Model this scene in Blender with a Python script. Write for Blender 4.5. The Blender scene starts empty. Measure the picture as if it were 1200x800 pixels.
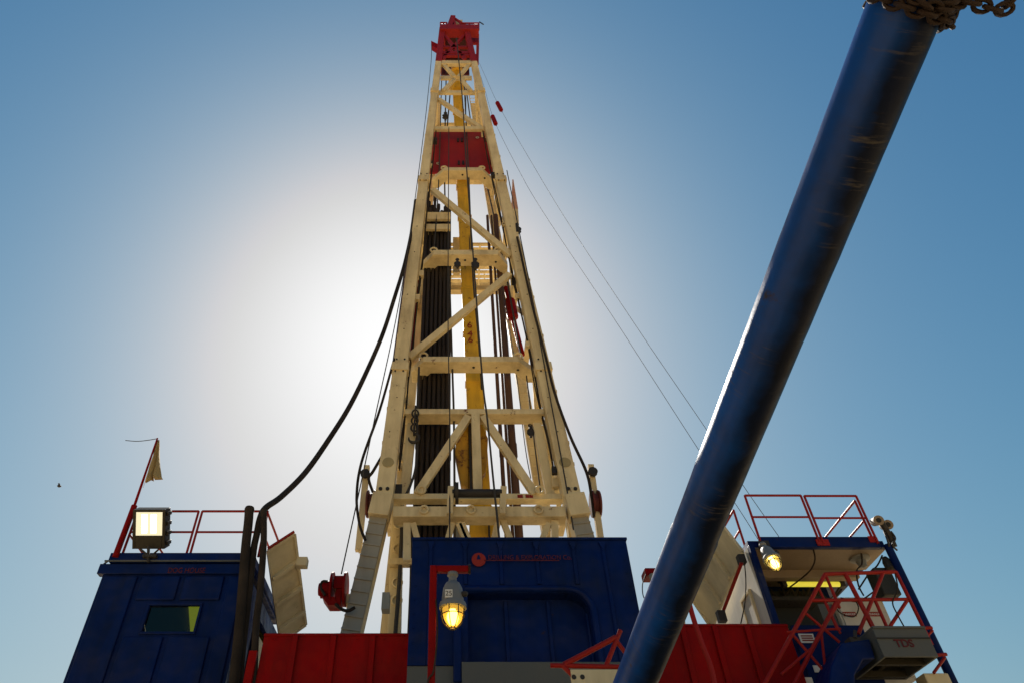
import bpy, bmesh, math, random
from mathutils import Vector, Matrix
random.seed(7)
R = math.radians
scene = bpy.context.scene
COL = scene.collection

# ------------------------------------------------------------------ camera, sky, sun, exposure
CAMZ, FPX, CX, CY = 1.7, 800.0, 530.0, 400.0
PITCH = R(43.94)
cs, sn = math.cos(PITCH), math.sin(PITCH)
cd = bpy.data.cameras.new('camera'); cam = bpy.data.objects.new('camera', cd); COL.objects.link(cam)
cd.sensor_width = 36.0; cd.lens = 24.0; cd.sensor_fit = 'HORIZONTAL'
cd.shift_x = (600 - CX) / 1200.0; cd.shift_y = 0.0
cd.clip_start = 0.05; cd.clip_end = 5000
cam.location = (0, 0, CAMZ); cam.rotation_euler = (R(90) + PITCH, 0, 0)
scene.camera = cam

def ray(px, py):
    rx, u = (px - CX) / FPX, (CY - py) / FPX
    return Vector((rx, cs - u * sn, sn + u * cs))
def P(px, py, Y):
    d = ray(px, py); t = Y / d.y
    return Vector((d.x * t, Y, CAMZ + d.z * t))
def PZ(px, py, z):
    d = ray(px, py); t = (z - CAMZ) / d.z
    return Vector((d.x * t, d.y * t, z))
def PD(px, py, depth):
    return Vector((0, 0, CAMZ)) + ray(px, py) * depth

SUN_DIR = ray(468, 392).normalized()
sun_el = math.asin(SUN_DIR.z); sun_az = math.atan2(SUN_DIR.x, SUN_DIR.y)

world = bpy.data.worlds.new('World'); scene.world = world; world.use_nodes = True
wn, wl = world.node_tree.nodes, world.node_tree.links
bg = wn['Background']
sky = wn.new('ShaderNodeTexSky'); sky.sky_type = 'NISHITA'; sky.sun_disc = False
sky.sun_elevation = sun_el; sky.sun_rotation = sun_az
sky.air_density = 1.6; sky.dust_density = 1.8; sky.ozone_density = 3.0; sky.altitude = 100
sep = wn.new('ShaderNodeSeparateColor'); cmb = wn.new('ShaderNodeCombineColor'); wl.new(sky.outputs[0], sep.inputs[0])
chan = []
for i_, (g_, k_) in enumerate(((1.72, 0.98), (1.30, 1.05), (1.03, 1.07))):      # deeper, clearer blue than the stock sky
    a_ = wn.new('ShaderNodeMath'); a_.operation = 'MULTIPLY'; a_.inputs[1].default_value = 1 / 8.5; wl.new(sep.outputs[i_], a_.inputs[0])
    b_ = wn.new('ShaderNodeMath'); b_.operation = 'POWER'; b_.inputs[1].default_value = g_; wl.new(a_.outputs[0], b_.inputs[0])
    c_ = wn.new('ShaderNodeMath'); c_.operation = 'MULTIPLY'; c_.inputs[1].default_value = 8.5 * k_; wl.new(b_.outputs[0], c_.inputs[0])
    d_ = wn.new('ShaderNodeMath'); d_.operation = 'MULTIPLY_ADD'; d_.inputs[1].default_value = 1 / 15.0; d_.inputs[2].default_value = 1.0; wl.new(c_.outputs[0], d_.inputs[0])
    e_ = wn.new('ShaderNodeMath'); e_.operation = 'DIVIDE'; wl.new(c_.outputs[0], e_.inputs[0]); wl.new(d_.outputs[0], e_.inputs[1])
    f_ = wn.new('ShaderNodeMath'); f_.operation = 'MULTIPLY'; f_.inputs[1].default_value = 1.21; wl.new(e_.outputs[0], f_.inputs[0])
    chan.append(f_.outputs[0])
lim = wn.new('ShaderNodeMath'); lim.operation = 'MINIMUM'; wl.new(chan[0], lim.inputs[0]); wl.new(chan[1], lim.inputs[1])
lim2 = wn.new('ShaderNodeMath'); lim2.operation = 'MAXIMUM'; wl.new(chan[1], lim2.inputs[0]); wl.new(chan[2], lim2.inputs[1])
for i_, o_ in enumerate((lim.outputs[0], chan[1], lim2.outputs[0])): wl.new(o_, cmb.inputs[i_])
wl.new(cmb.outputs[0], bg.inputs[0]); bg.inputs[1].default_value = 0.05

sd = bpy.data.lights.new('sun', 'SUN'); sun = bpy.data.objects.new('sun', sd); COL.objects.link(sun)
sd.energy = 5.0; sd.angle = R(0.53); sd.color = (1.0, 0.94, 0.84)
sun.rotation_euler = (-SUN_DIR).to_track_quat('-Z', 'Y').to_euler()
sun.location = SUN_DIR * 200

vs = scene.view_settings
vs.view_transform = 'Standard'; vs.look = 'None'; vs.gamma = 1.0; vs.use_curve_mapping = False
vs.exposure = 0.78
scene.cycles.max_bounces = 8; scene.cycles.diffuse_bounces = 4

# ------------------------------------------------------------------ materials
def lin(c): return (c[0], c[1], c[2], 1.0)
def paint(name, col, rough=0.45, dirt=(0.12, 0.09, 0.06), amount=0.35, scale=1.6, streak=True, bump=0.15, metal=0.0, rust=0.0, rustcol=(0.11, 0.035, 0.012), fine=26.0, spec=0.3, wave=0.0):
    m = bpy.data.materials.new(name); m.use_nodes = True
    n, l = m.node_tree.nodes, m.node_tree.links
    b = n['Principled BSDF']
    tc = n.new('ShaderNodeTexCoord')
    mp = n.new('ShaderNodeMapping'); mp.inputs['Scale'].default_value = (1, 1, 0.16) if streak else (1, 1, 1)
    l.new(tc.outputs['Object'], mp.inputs[0])
    n1 = n.new('ShaderNodeTexNoise'); n1.inputs['Scale'].default_value = scale * (2.5 if streak else 1); n1.inputs['Detail'].default_value = 8; n1.inputs['Roughness'].default_value = 0.65
    l.new(mp.outputs[0], n1.inputs['Vector'])
    n2 = n.new('ShaderNodeTexNoise'); n2.inputs['Scale'].default_value = scale * 0.6; n2.inputs['Detail'].default_value = 6
    l.new(tc.outputs['Object'], n2.inputs['Vector'])
    mul = n.new('ShaderNodeMath'); mul.operation = 'MULTIPLY'
    l.new(n1.outputs[0], mul.inputs[0]); l.new(n2.outputs[0], mul.inputs[1])
    rp = n.new('ShaderNodeValToRGB'); rp.color_ramp.elements[0].position = 0.16; rp.color_ramp.elements[1].position = 0.46
    rp.color_ramp.elements[0].color = (0, 0, 0, 1); rp.color_ramp.elements[1].color = (amount,) * 3 + (1,)
    l.new(mul.outputs[0], rp.inputs[0])
    mx = n.new('ShaderNodeMix'); mx.data_type = 'RGBA'
    l.new(rp.outputs[0], mx.inputs[0]); mx.inputs[6].default_value = lin(col); mx.inputs[7].default_value = lin(dirt)
    out = mx.outputs[2]
    n3 = n.new('ShaderNodeTexNoise'); n3.inputs['Scale'].default_value = fine; n3.inputs['Detail'].default_value = 5
    l.new(tc.outputs['Object'], n3.inputs['Vector'])
    if rust > 0:
        n4 = n.new('ShaderNodeTexNoise'); n4.inputs['Scale'].default_value = 3.7; n4.inputs['Detail'].default_value = 10; n4.inputs['Roughness'].default_value = 0.72
        l.new(tc.outputs['Object'], n4.inputs['Vector'])
        r4 = n.new('ShaderNodeValToRGB'); r4.color_ramp.elements[0].position = 0.66 - 0.18 * rust; r4.color_ramp.elements[1].position = 0.72 - 0.15 * rust
        l.new(n4.outputs[0], r4.inputs[0])
        m4 = n.new('ShaderNodeMix'); m4.data_type = 'RGBA'
        l.new(r4.outputs[0], m4.inputs[0]); l.new(out, m4.inputs[6]); m4.inputs[7].default_value = lin(rustcol)
        out = m4.outputs[2]
    l.new(out, b.inputs['Base Color'])
    rr = n.new('ShaderNodeMapRange'); rr.inputs[3].default_value = max(0.05, rough - 0.12); rr.inputs[4].default_value = min(1, rough + 0.25)
    l.new(n3.outputs[0], rr.inputs[0]); l.new(rr.outputs[0], b.inputs['Roughness'])
    b.inputs['Metallic'].default_value = metal; b.inputs['Specular IOR Level'].default_value = spec
    if bump:
        bm_ = n.new('ShaderNodeBump'); bm_.inputs['Strength'].default_value = bump; bm_.inputs['Distance'].default_value = 0.01
        l.new(n3.outputs[0], bm_.inputs['Height']); l.new(bm_.outputs[0], b.inputs['Normal'])
        if wave:
            n5 = n.new('ShaderNodeTexNoise'); n5.inputs['Scale'].default_value = 1.3; n5.inputs['Detail'].default_value = 2
            l.new(tc.outputs['Object'], n5.inputs['Vector'])
            b5 = n.new('ShaderNodeBump'); b5.inputs['Strength'].default_value = wave; b5.inputs['Distance'].default_value = 0.25
            l.new(n5.outputs[0], b5.inputs['Height']); l.new(b5.outputs[0], bm_.inputs['Normal'])
    return m
def emit(name, col, strength, base=(0.8, 0.8, 0.7)):
    m = bpy.data.materials.new(name); m.use_nodes = True
    b = m.node_tree.nodes['Principled BSDF']
    b.inputs['Base Color'].default_value = lin(base); b.inputs['Emission Color'].default_value = lin(col); b.inputs['Emission Strength'].default_value = strength
    return m
M = {}
V3 = Vector
M['cream'] = paint('cream_paint', (0.68, 0.55, 0.30), 0.5, (0.22, 0.14, 0.06), 0.6, rust=0.25)
M['white'] = paint('white_paint', (0.52, 0.48, 0.40), 0.5, (0.25, 0.20, 0.13), 0.45)
M['beige'] = paint('beige_paint', (0.60, 0.51, 0.31), 0.5, (0.16, 0.12, 0.07), 0.5, rust=0.1)
M['yellow'] = paint('yellow_paint', (0.66, 0.38, 0.02), 0.5, (0.12, 0.07, 0.02), 0.6, rust=0.4)
M['red'] = paint('red_paint', (0.24, 0.002, 0.0015), 0.5, (0.10, 0.008, 0.006), 0.75, spec=0.07, wave=0.6, rust=0.1, rustcol=(0.09, 0.02, 0.012))
M['crownred'] = paint('crown_red_paint', (0.26, 0.010, 0.010), 0.5, (0.09, 0.012, 0.014), 0.5, spec=0.2)
M['orange'] = paint('railing_red_paint', (0.27, 0.008, 0.004), 0.45, (0.13, 0.02, 0.01), 0.5, spec=0.2)
M['blue'] = paint('blue_paint', (0.0006, 0.011, 0.085), 0.45, (0.004, 0.008, 0.022), 0.8, bump=0.1, spec=0.12, wave=0.6, rust=0.06, rustcol=(0.03, 0.018, 0.014))
M['pipeblue'] = paint('pipe_blue_paint', (0.003, 0.034, 0.15), 0.26, (0.012, 0.012, 0.016), 0.9, scale=2.2, streak=False, bump=0.25, rust=0.30, rustcol=(0.035, 0.02, 0.015), fine=14)
M['olive'] = paint('olive_paint', (0.34, 0.27, 0.12), 0.5, (0.15, 0.11, 0.05), 0.5)
M['sheavered'] = paint('old_red_oxide', (0.12, 0.022, 0.015), 0.6, (0.05, 0.02, 0.012), 0.6)
M['darkred'] = paint('shaded_crown_red', (0.055, 0.006, 0.006), 0.6, (0.02, 0.01, 0.008), 0.6)  # crown interior plates: red darkened to paint in the shade up there
M['ochre'] = paint('rusty_ochre', (0.44, 0.235, 0.015), 0.55, (0.09, 0.045, 0.015), 0.9, rust=0.7)
M['fadedpink'] = paint('faded_pink_red_paint', (0.48, 0.27, 0.18), 0.6, (0.35, 0.06, 0.03), 0.7)
M['ceil'] = paint('ceiling_paint', (0.22, 0.165, 0.11), 0.55, (0.14, 0.1, 0.06), 0.5)
M['olive2'] = paint('dull_brown_housing', (0.018, 0.015, 0.008), 0.55, (0.03, 0.025, 0.015), 0.5)
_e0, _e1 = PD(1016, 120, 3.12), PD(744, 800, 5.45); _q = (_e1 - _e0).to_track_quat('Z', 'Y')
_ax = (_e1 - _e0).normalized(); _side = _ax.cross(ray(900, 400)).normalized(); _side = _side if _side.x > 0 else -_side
_down = (_side * .85 + V3((0, 0, -1)) * .35); SHADE_BAND = tuple(_q.inverted() @ (_down - _ax * _down.dot(_ax)).normalized())  # points to the pipe's shaded side, where the dark band is painted
def pipe_paint():
    m = paint('scuffed_shaded_pipe_paint', (0.002, 0.045, 0.22), 0.34, (0.012, 0.012, 0.016), 0.9, scale=2.2, streak=False, bump=0.2, rust=0.22, rustcol=(0.035, 0.02, 0.015), fine=14)
    n, l = m.node_tree.nodes, m.node_tree.links; b = n['Principled BSDF']; b.inputs['Specular IOR Level'].default_value = 0.5
    tc = n.new('ShaderNodeTexCoord'); mp = n.new('ShaderNodeMapping'); mp.inputs['Scale'].default_value = (5, 5, 48); l.new(tc.outputs['Object'], mp.inputs[0])
    a = n.new('ShaderNodeTexNoise'); a.inputs['Scale'].default_value = 1.0; a.inputs['Detail'].default_value = 6; a.inputs['Roughness'].default_value = .6; l.new(mp.outputs[0], a.inputs['Vector'])
    ra = n.new('ShaderNodeValToRGB'); ra.color_ramp.elements[0].position = .555; ra.color_ramp.elements[1].position = .66; l.new(a.outputs[0], ra.inputs[0])
    k = n.new('ShaderNodeTexNoise'); k.inputs['Scale'].default_value = 3.2; k.inputs['Detail'].default_value = 4; l.new(tc.outputs['Object'], k.inputs['Vector'])
    rk = n.new('ShaderNodeValToRGB'); rk.color_ramp.elements[0].position = .48; rk.color_ramp.elements[1].position = .66; rk.color_ramp.elements[1].color = (.8, .8, .8, 1); l.new(k.outputs[0], rk.inputs[0])
    mm = n.new('ShaderNodeMath'); mm.operation = 'MULTIPLY'; l.new(ra.outputs[0], mm.inputs[0]); l.new(rk.outputs[0], mm.inputs[1])
    src = b.inputs['Base Color'].links[0].from_socket
    mx = n.new('ShaderNodeMix'); mx.data_type = 'RGBA'; l.new(mm.outputs[0], mx.inputs[0]); l.new(src, mx.inputs[6]); mx.inputs[7].default_value = (0.075, 0.065, 0.055, 1)
    wv = n.new('ShaderNodeVectorMath'); wv.operation = 'DOT_PRODUCT'; l.new(tc.outputs['Object'], wv.inputs[0]); wv.inputs[1].default_value = SHADE_BAND
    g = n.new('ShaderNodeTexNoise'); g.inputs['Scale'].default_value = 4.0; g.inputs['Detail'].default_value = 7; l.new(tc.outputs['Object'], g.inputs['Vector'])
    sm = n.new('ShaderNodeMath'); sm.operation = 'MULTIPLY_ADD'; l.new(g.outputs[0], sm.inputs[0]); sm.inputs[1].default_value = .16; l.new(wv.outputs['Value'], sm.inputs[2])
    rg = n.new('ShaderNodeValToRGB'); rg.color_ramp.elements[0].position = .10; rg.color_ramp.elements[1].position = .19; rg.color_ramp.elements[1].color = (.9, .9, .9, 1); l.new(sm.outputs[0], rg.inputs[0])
    mg = n.new('ShaderNodeMix'); mg.data_type = 'RGBA'; l.new(rg.outputs[0], mg.inputs[0]); l.new(src, mg.inputs[6]); mg.inputs[7].default_value = (0.006, 0.006, 0.007, 1)  # near-black band: shade of the pipe's lower right side put into the colour
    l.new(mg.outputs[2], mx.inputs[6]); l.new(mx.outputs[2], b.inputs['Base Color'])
    sp = n.new('ShaderNodeMapRange'); sp.inputs[3].default_value = .16; sp.inputs[4].default_value = .05; l.new(rg.outputs[0], sp.inputs[0]); l.new(sp.outputs[0], b.inputs['Specular IOR Level'])  # less specular inside the painted shade band
    rs = b.inputs['Roughness'].links[0].from_socket
    ad = n.new('ShaderNodeMath'); ad.operation = 'MULTIPLY_ADD'; l.new(mm.outputs[0], ad.inputs[0]); ad.inputs[1].default_value = .4; l.new(rs, ad.inputs[2]); l.new(ad.outputs[0], b.inputs['Roughness'])
    return m
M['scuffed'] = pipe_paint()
M['grey'] = paint('grey_paint', (0.075, 0.08, 0.075), 0.5, (0.10, 0.09, 0.07), 0.5)
M['coverg'] = paint('grey_sheet', (0.30, 0.28, 0.22), 0.5, (0.16, 0.13, 0.09), 0.5)
M['lampg'] = paint('cast_grey', (0.17, 0.175, 0.17), 0.45, (0.13, 0.12, 0.1), 0.5, streak=False)
M['dark'] = paint('dark_steel', (0.025, 0.022, 0.019), 0.6, (0.05, 0.04, 0.03), 0.4, streak=False)
M['pipe'] = paint('drill_pipe_steel', (0.028, 0.020, 0.015), 0.55, (0.025, 0.016, 0.011), 0.7, metal=0.2, bump=0.05)
M['pipeb'] = paint('brown_pipe_steel', (0.10, 0.05, 0.03), 0.5, (0.04, 0.02, 0.014), 0.6, metal=0.3)
M['rubber'] = paint('black_rubber', (0.020, 0.015, 0.011), 0.75, (0.075, 0.055, 0.038), 0.5, streak=False, bump=0.2, spec=0.15)
M['wire'] = paint('wire_rope', (0.040, 0.036, 0.032), 0.7, (0.03, 0.025, 0.02), 0.4, streak=False, bump=0)
M['rust'] = paint('rusty_chain', (0.026, 0.014, 0.008), 0.65, (0.03, 0.015, 0.01), 0.8, scale=6, streak=False, bump=0.6, metal=0.3)
M['flag'] = paint('khaki_cloth', (0.42, 0.29, 0.11), 0.9, (0.15, 0.10, 0.05), 0.6, bump=0.05)
M['logo'] = paint('red_lettering', (0.22, 0.014, 0.007), 0.6, (0.2, 0.02, 0.01), 0.3, bump=0)
M['faded'] = paint('faded_red_lettering', (0.085, 0.006, 0.008), 0.6, (0.05, 0.01, 0.02), 0.5, bump=0)
M['label'] = paint('white_sticker', (0.70, 0.68, 0.62), 0.5, (0.4, 0.36, 0.3), 0.4, bump=0)
M['black'] = paint('black_lettering', (0.012, 0.012, 0.012), 0.6, (0.02, 0.02, 0.02), 0.3, bump=0)
M['inside'] = paint('dark_interior', (0.03, 0.032, 0.03), 0.7, (0.02, 0.02, 0.02), 0.4, bump=0)
M['flood'] = emit('flood_glow', (1.0, 0.88, 0.56), 0.55, (0.15, 0.14, 0.1))
M['floodhot'] = emit('flood_bulb_glow', (1.0, 0.97, 0.86), 3.0)
M['winglow'] = emit('window_strip_glow', (0.9, 0.85, 0.06), .8, (0.3, 0.3, 0.05))
M['bulb'] = emit('bulb_glow', (1.0, 0.74, 0.22), 7.5)
M['tube'] = emit('tube_glow', (1.0, 0.84, 0.07), 0.34, (0.5, 0.45, 0.1))
def glass_mat(name, col, rough=0.1, emis=None, es=0.0, trans=1.0):
    m = bpy.data.materials.new(name); m.use_nodes = True
    b = m.node_tree.nodes['Principled BSDF']
    b.inputs['Base Color'].default_value = lin(col); b.inputs['Roughness'].default_value = rough
    b.inputs['Transmission Weight'].default_value = trans; b.inputs['IOR'].default_value = 1.45
    if emis: b.inputs['Emission Color'].default_value = lin(emis); b.inputs['Emission Strength'].default_value = es
    return m
M['amber'] = glass_mat('amber_glass', (0.95, 0.62, 0.10), 0.25, (1.0, 0.55, 0.06), 0.28, 0.75)
M['paleglass'] = glass_mat('pale_lamp_glass', (0.95, 0.78, 0.32), 0.25, (1.0, 0.72, 0.2), 0.07, 0.75)
def pane_mat():
    m = bpy.data.materials.new('window_glass'); m.use_nodes = True
    n, l = m.node_tree.nodes, m.node_tree.links; n.remove(n['Principled BSDF']); out = n['Material Output']
    t = n.new('ShaderNodeBsdfTransparent'); t.inputs[0].default_value = (0.30, 0.34, 0.24, 1)
    gl = n.new('ShaderNodeBsdfGlossy'); gl.inputs['Roughness'].default_value = 0.08; gl.inputs[0].default_value = (0.8, 0.85, 0.8, 1)
    f = n.new('ShaderNodeFresnel'); f.inputs[0].default_value = 1.45
    ns = n.new('ShaderNodeTexNoise'); ns.inputs['Scale'].default_value = 3; tc = n.new('ShaderNodeTexCoord'); l.new(tc.outputs['Object'], ns.inputs['Vector'])
    bp = n.new('ShaderNodeBump'); bp.inputs['Strength'].default_value = 0.1; l.new(ns.outputs[0], bp.inputs['Height']); l.new(bp.outputs[0], gl.inputs['Normal'])
    mx = n.new('ShaderNodeMixShader'); l.new(f.outputs[0], mx.inputs[0]); l.new(t.outputs[0], mx.inputs[1]); l.new(gl.outputs[0], mx.inputs[2]); l.new(mx.outputs[0], out.inputs[0])
    return m
M['window'] = pane_mat()
def sand():
    m = bpy.data.materials.new('desert_sand'); m.use_nodes = True
    n, l = m.node_tree.nodes, m.node_tree.links; b = n['Principled BSDF']
    tc = n.new('ShaderNodeTexCoord')
    a = n.new('ShaderNodeTexNoise'); a.inputs['Scale'].default_value = 0.25; a.inputs['Detail'].default_value = 12
    l.new(tc.outputs['Object'], a.inputs['Vector'])
    r = n.new('ShaderNodeValToRGB'); r.color_ramp.elements[0].color = (0.46, 0.32, 0.16, 1); r.color_ramp.elements[1].color = (0.62, 0.45, 0.24, 1)
    l.new(a.outputs[0], r.inputs[0]); l.new(r.outputs[0], b.inputs['Base Color']); b.inputs['Roughness'].default_value = 0.95
    f = n.new('ShaderNodeTexNoise'); f.inputs['Scale'].default_value = 9; f.inputs['Detail'].default_value = 8
    l.new(tc.outputs['Object'], f.inputs['Vector'])
    bp = n.new('ShaderNodeBump'); bp.inputs['Strength'].default_value = 0.5; bp.inputs['Distance'].default_value = 0.05
    l.new(f.outputs[0], bp.inputs['Height']); l.new(bp.outputs[0], b.inputs['Normal'])
    return m
M['sand'] = sand()

# ------------------------------------------------------------------ mesh helpers
V = Vector
WLOC = {}
class MB:
    def __init__(s): s.v = []; s.f = []; s.mi = []; s.cur = 0
    def mat(s, i): s.cur = i; return s
    def add(s, vs_, fs):
        o = len(s.v); s.v += [V(p) for p in vs_]
        for f in fs: s.f.append([o + i for i in f]); s.mi.append(s.cur)
        return s
    def hexa(s, c):   # 4 bottom (ccw), 4 top
        return s.add(c, [(3, 2, 1, 0), (4, 5, 6, 7), (0, 1, 5, 4), (1, 2, 6, 5), (2, 3, 7, 6), (3, 0, 4, 7)])
    def box(s, x0, x1, y0, y1, z0, z1):
        return s.hexa([(x0, y0, z0), (x1, y0, z0), (x1, y1, z0), (x0, y1, z0), (x0, y0, z1), (x1, y0, z1), (x1, y1, z1), (x0, y1, z1)])
    def beam(s, a, b, w, d=None, ref=(0, 1, 0), w2=None, d2=None):
        a, b = V(a), V(b); d = w if d is None else d; w2 = w if w2 is None else w2; d2 = d if d2 is None else d2
        t = (b - a).normalized(); ref = V(ref)
        if abs(t.dot(ref)) > 0.98: ref = V((1, 0, 0))
        sd_ = t.cross(ref).normalized(); up = sd_.cross(t).normalized()
        c = []
        for p, ww, dd in ((a, w, d), (b, w2, d2)):
            for i, j in ((-1, -1), (1, -1), (1, 1), (-1, 1)): c.append(p + sd_ * (i * ww / 2) + up * (j * dd / 2))
        return s.hexa(c)
    def tube(s, pts, r, n=8, caps=True):
        pts = [V(p) for p in pts]; rs = r if isinstance(r, (list, tuple)) else [r] * len(pts)
        T = []
        for i in range(len(pts)):
            t = pts[min(i + 1, len(pts) - 1)] - pts[max(i - 1, 0)]; T.append(t.normalized())
        ref = V((0, 0, 1)) if abs(T[0].z) < 0.9 else V((1, 0, 0))
        u = T[0].cross(ref).normalized(); vs_ = []
        for p, t, rr in zip(pts, T, rs):
            u = (u - t * u.dot(t)).normalized(); w = t.cross(u)
            for k in range(n):
                a = 2 * math.pi * k / n; vs_.append(p + u * (math.cos(a) * rr) + w * (math.sin(a) * rr))
        fs = []
        for i in range(len(pts) - 1):
            for k in range(n):
                k2 = (k + 1) % n; fs.append((i * n + k, i * n + k2, (i + 1) * n + k2, (i + 1) * n + k))
        if caps: fs += [tuple(reversed(range(n))), tuple((len(pts) - 1) * n + k for k in range(n))]
        return s.add(vs_, fs)
    def lathe(s, o, ax, prof, n=20):    # prof: (h, r)
        o, ax = V(o), V(ax).normalized()
        return s.tube([o + ax * h for h, r in prof], [max(r, 1e-4) for h, r in prof], n)
    def prism(s, poly, vec):
        n = len(poly); vec = V(vec); vs_ = [V(p) for p in poly] + [V(p) + vec for p in poly]
        fs = [tuple(reversed(range(n))), tuple(range(n, 2 * n))] + [(i, (i + 1) % n, n + (i + 1) % n, n + i) for i in range(n)]
        return s.add(vs_, fs)
    def ring(s, c, nrm, R_, r, n=14, m=6, sx=1.0, xdir=None):
        c, nrm = V(c), V(nrm).normalized()
        ref = V(xdir) if xdir is not None else (V((0, 0, 1)) if abs(nrm.z) < 0.9 else V((1, 0, 0)))
        u = (ref - nrm * ref.dot(nrm)).normalized(); w = nrm.cross(u)
        vs_, fs = [], []
        for i in range(n):
            a = 2 * math.pi * i / n; e = (u * (math.cos(a) * sx) + w * math.sin(a)); q = c + e * R_; en = e.normalized()
            for j in range(m):
                b_ = 2 * math.pi * j / m; vs_.append(q + en * (r * math.cos(b_)) + nrm * (r * math.sin(b_)))
        for i in range(n):
            for j in range(m):
                i2, j2 = (i + 1) % n, (j + 1) % m; fs.append((i * m + j, i2 * m + j, i2 * m + j2, i * m + j2))
        return s.add(vs_, fs)
    def build(s, name, mats, parent=None, bevel=0.0, smooth=True, loc=None):
        if not isinstance(mats, (list, tuple)): mats = [mats]
        base = WLOC.get(parent.name, V((0, 0, 0))) if parent else V((0, 0, 0))
        off = V(loc) if loc is not None else V((0, 0, 0))
        me = bpy.data.meshes.new(name)
        me.from_pydata([tuple(p - base - off) for p in s.v], [], s.f)
        for m in mats: me.materials.append(m)
        me.polygons.foreach_set('material_index', s.mi)
        bm = bmesh.new(); bm.from_mesh(me); bmesh.ops.recalc_face_normals(bm, faces=bm.faces); bm.to_mesh(me); bm.free()
        if smooth:
            me.polygons.foreach_set('use_smooth', [True] * len(me.polygons)); me.set_sharp_from_angle(angle=R(38))
        me.update()
        o = bpy.data.objects.new(name, me); COL.objects.link(o)
        if parent: o.parent = parent
        o.location = off
        WLOC[o.name] = base + off
        if bevel:
            bv = o.modifiers.new('bevel', 'BEVEL'); bv.width = bevel; bv.segments = 2; bv.limit_method = 'ANGLE'; bv.angle_limit = R(40)
        return o
def tag(o, label=None, cat=None, group=None, kind=None):
    for k, v in (('label', label), ('category', cat), ('group', group), ('kind', kind)):
        if v: o[k] = v
    return o
def thing(name, loc, label, cat, group=None):
    o = bpy.data.objects.new(name, None); COL.objects.link(o); o.location = loc; o.empty_display_size = 0.2
    WLOC[o.name] = V(loc); return tag(o, label, cat, group)
def spline(pts, k=8):
    pts = [V(p) for p in pts]; out = []
    for i in range(len(pts) - 1):
        p0, p1, p2, p3 = pts[max(i - 1, 0)], pts[i], pts[i + 1], pts[min(i + 2, len(pts) - 1)]
        for j in range(k):
            t = j / k
            out.append(0.5 * ((2 * p1) + (p2 - p0) * t + (2 * p0 - 5 * p1 + 4 * p2 - p3) * t * t + (3 * p1 - p0 - 3 * p2 + p3) * t ** 3))
    out.append(pts[-1]); return out
def text(name, s, size, origin, mat, parent, xd=(1, 0, 0), ud=(0, 0, 1), align='LEFT', depth=0.004, width=None, bold=0.0):
    cu = bpy.data.curves.new('lettering', 'FONT'); cu.body = s; cu.size = size; cu.align_x = align; cu.extrude = depth; cu.offset = bold
    tmp = bpy.data.objects.new('lettering', cu); COL.objects.link(tmp)
    dg = bpy.context.evaluated_depsgraph_get(); dg.update()
    me = bpy.data.meshes.new_from_object(tmp.evaluated_get(dg))
    bpy.data.objects.remove(tmp); bpy.data.curves.remove(cu)
    xd, ud = V(xd).normalized(), V(ud).normalized(); nz = xd.cross(ud)
    if width:
        xs = [v.co.x for v in me.vertices]; w = max(xs) - min(xs)
        for v in me.vertices: v.co.x *= width / w
    base = WLOC[parent.name]
    for v in me.vertices: v.co = V(origin) + xd * v.co.x + ud * v.co.y + nz * v.co.z - base
    me.materials.clear(); me.materials.append(mat); me.name = name
    o = bpy.data.objects.new(name, me); COL.objects.link(o); o.parent = parent; WLOC[o.name] = base
    return o

# ------------------------------------------------------------------ ground
g = MB(); g.add([(-3000, -3000, 0), (3000, -3000, 0), (3000, 3000, 0), (-3000, 3000, 0)], [(0, 1, 2, 3)])
tag(g.build('ground', M['sand'], smooth=False), 'pale sandy desert ground around the rig', None, None, 'structure')

# ------------------------------------------------------------------ drill floor and its supports (below the frame)
df = thing('drill_floor', (1.5, 17, 0), 'steel drill floor on columns carrying the cabins and the mast', 'platform')
MB().box(-7.2, 9.6, 12.95, 22, 5.05, 5.35).build('deck', M['grey'], df)
for x in (-6.5, -2.2, 3.8, 9.0):
    for y in (13.6, 21.2):
        MB().box(x - .2, x + .2, y - .2, y + .2, 0, 5.05).build('column', M['grey'], df)
for y in (13.6, 21.2):
    MB().box(-6.3, 8.8, y - .15, y + .15, 4.55, 5.0).build('girder', M['grey'], df)

cwk = thing('catwalk', (1, 10, 0), 'low grey steel catwalk in front of the drill floor', 'catwalk')
MB().box(-1.6, 3.6, 7.6, 12.0, 1.55, 1.75).build('deck', M['grey'], cwk)
for x in (-1.4, 3.4):
    for y in (7.9, 11.7): MB().box(x - .12, x + .12, y - .12, y + .12, 0, 1.55).build('leg', M['grey'], cwk)

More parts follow.
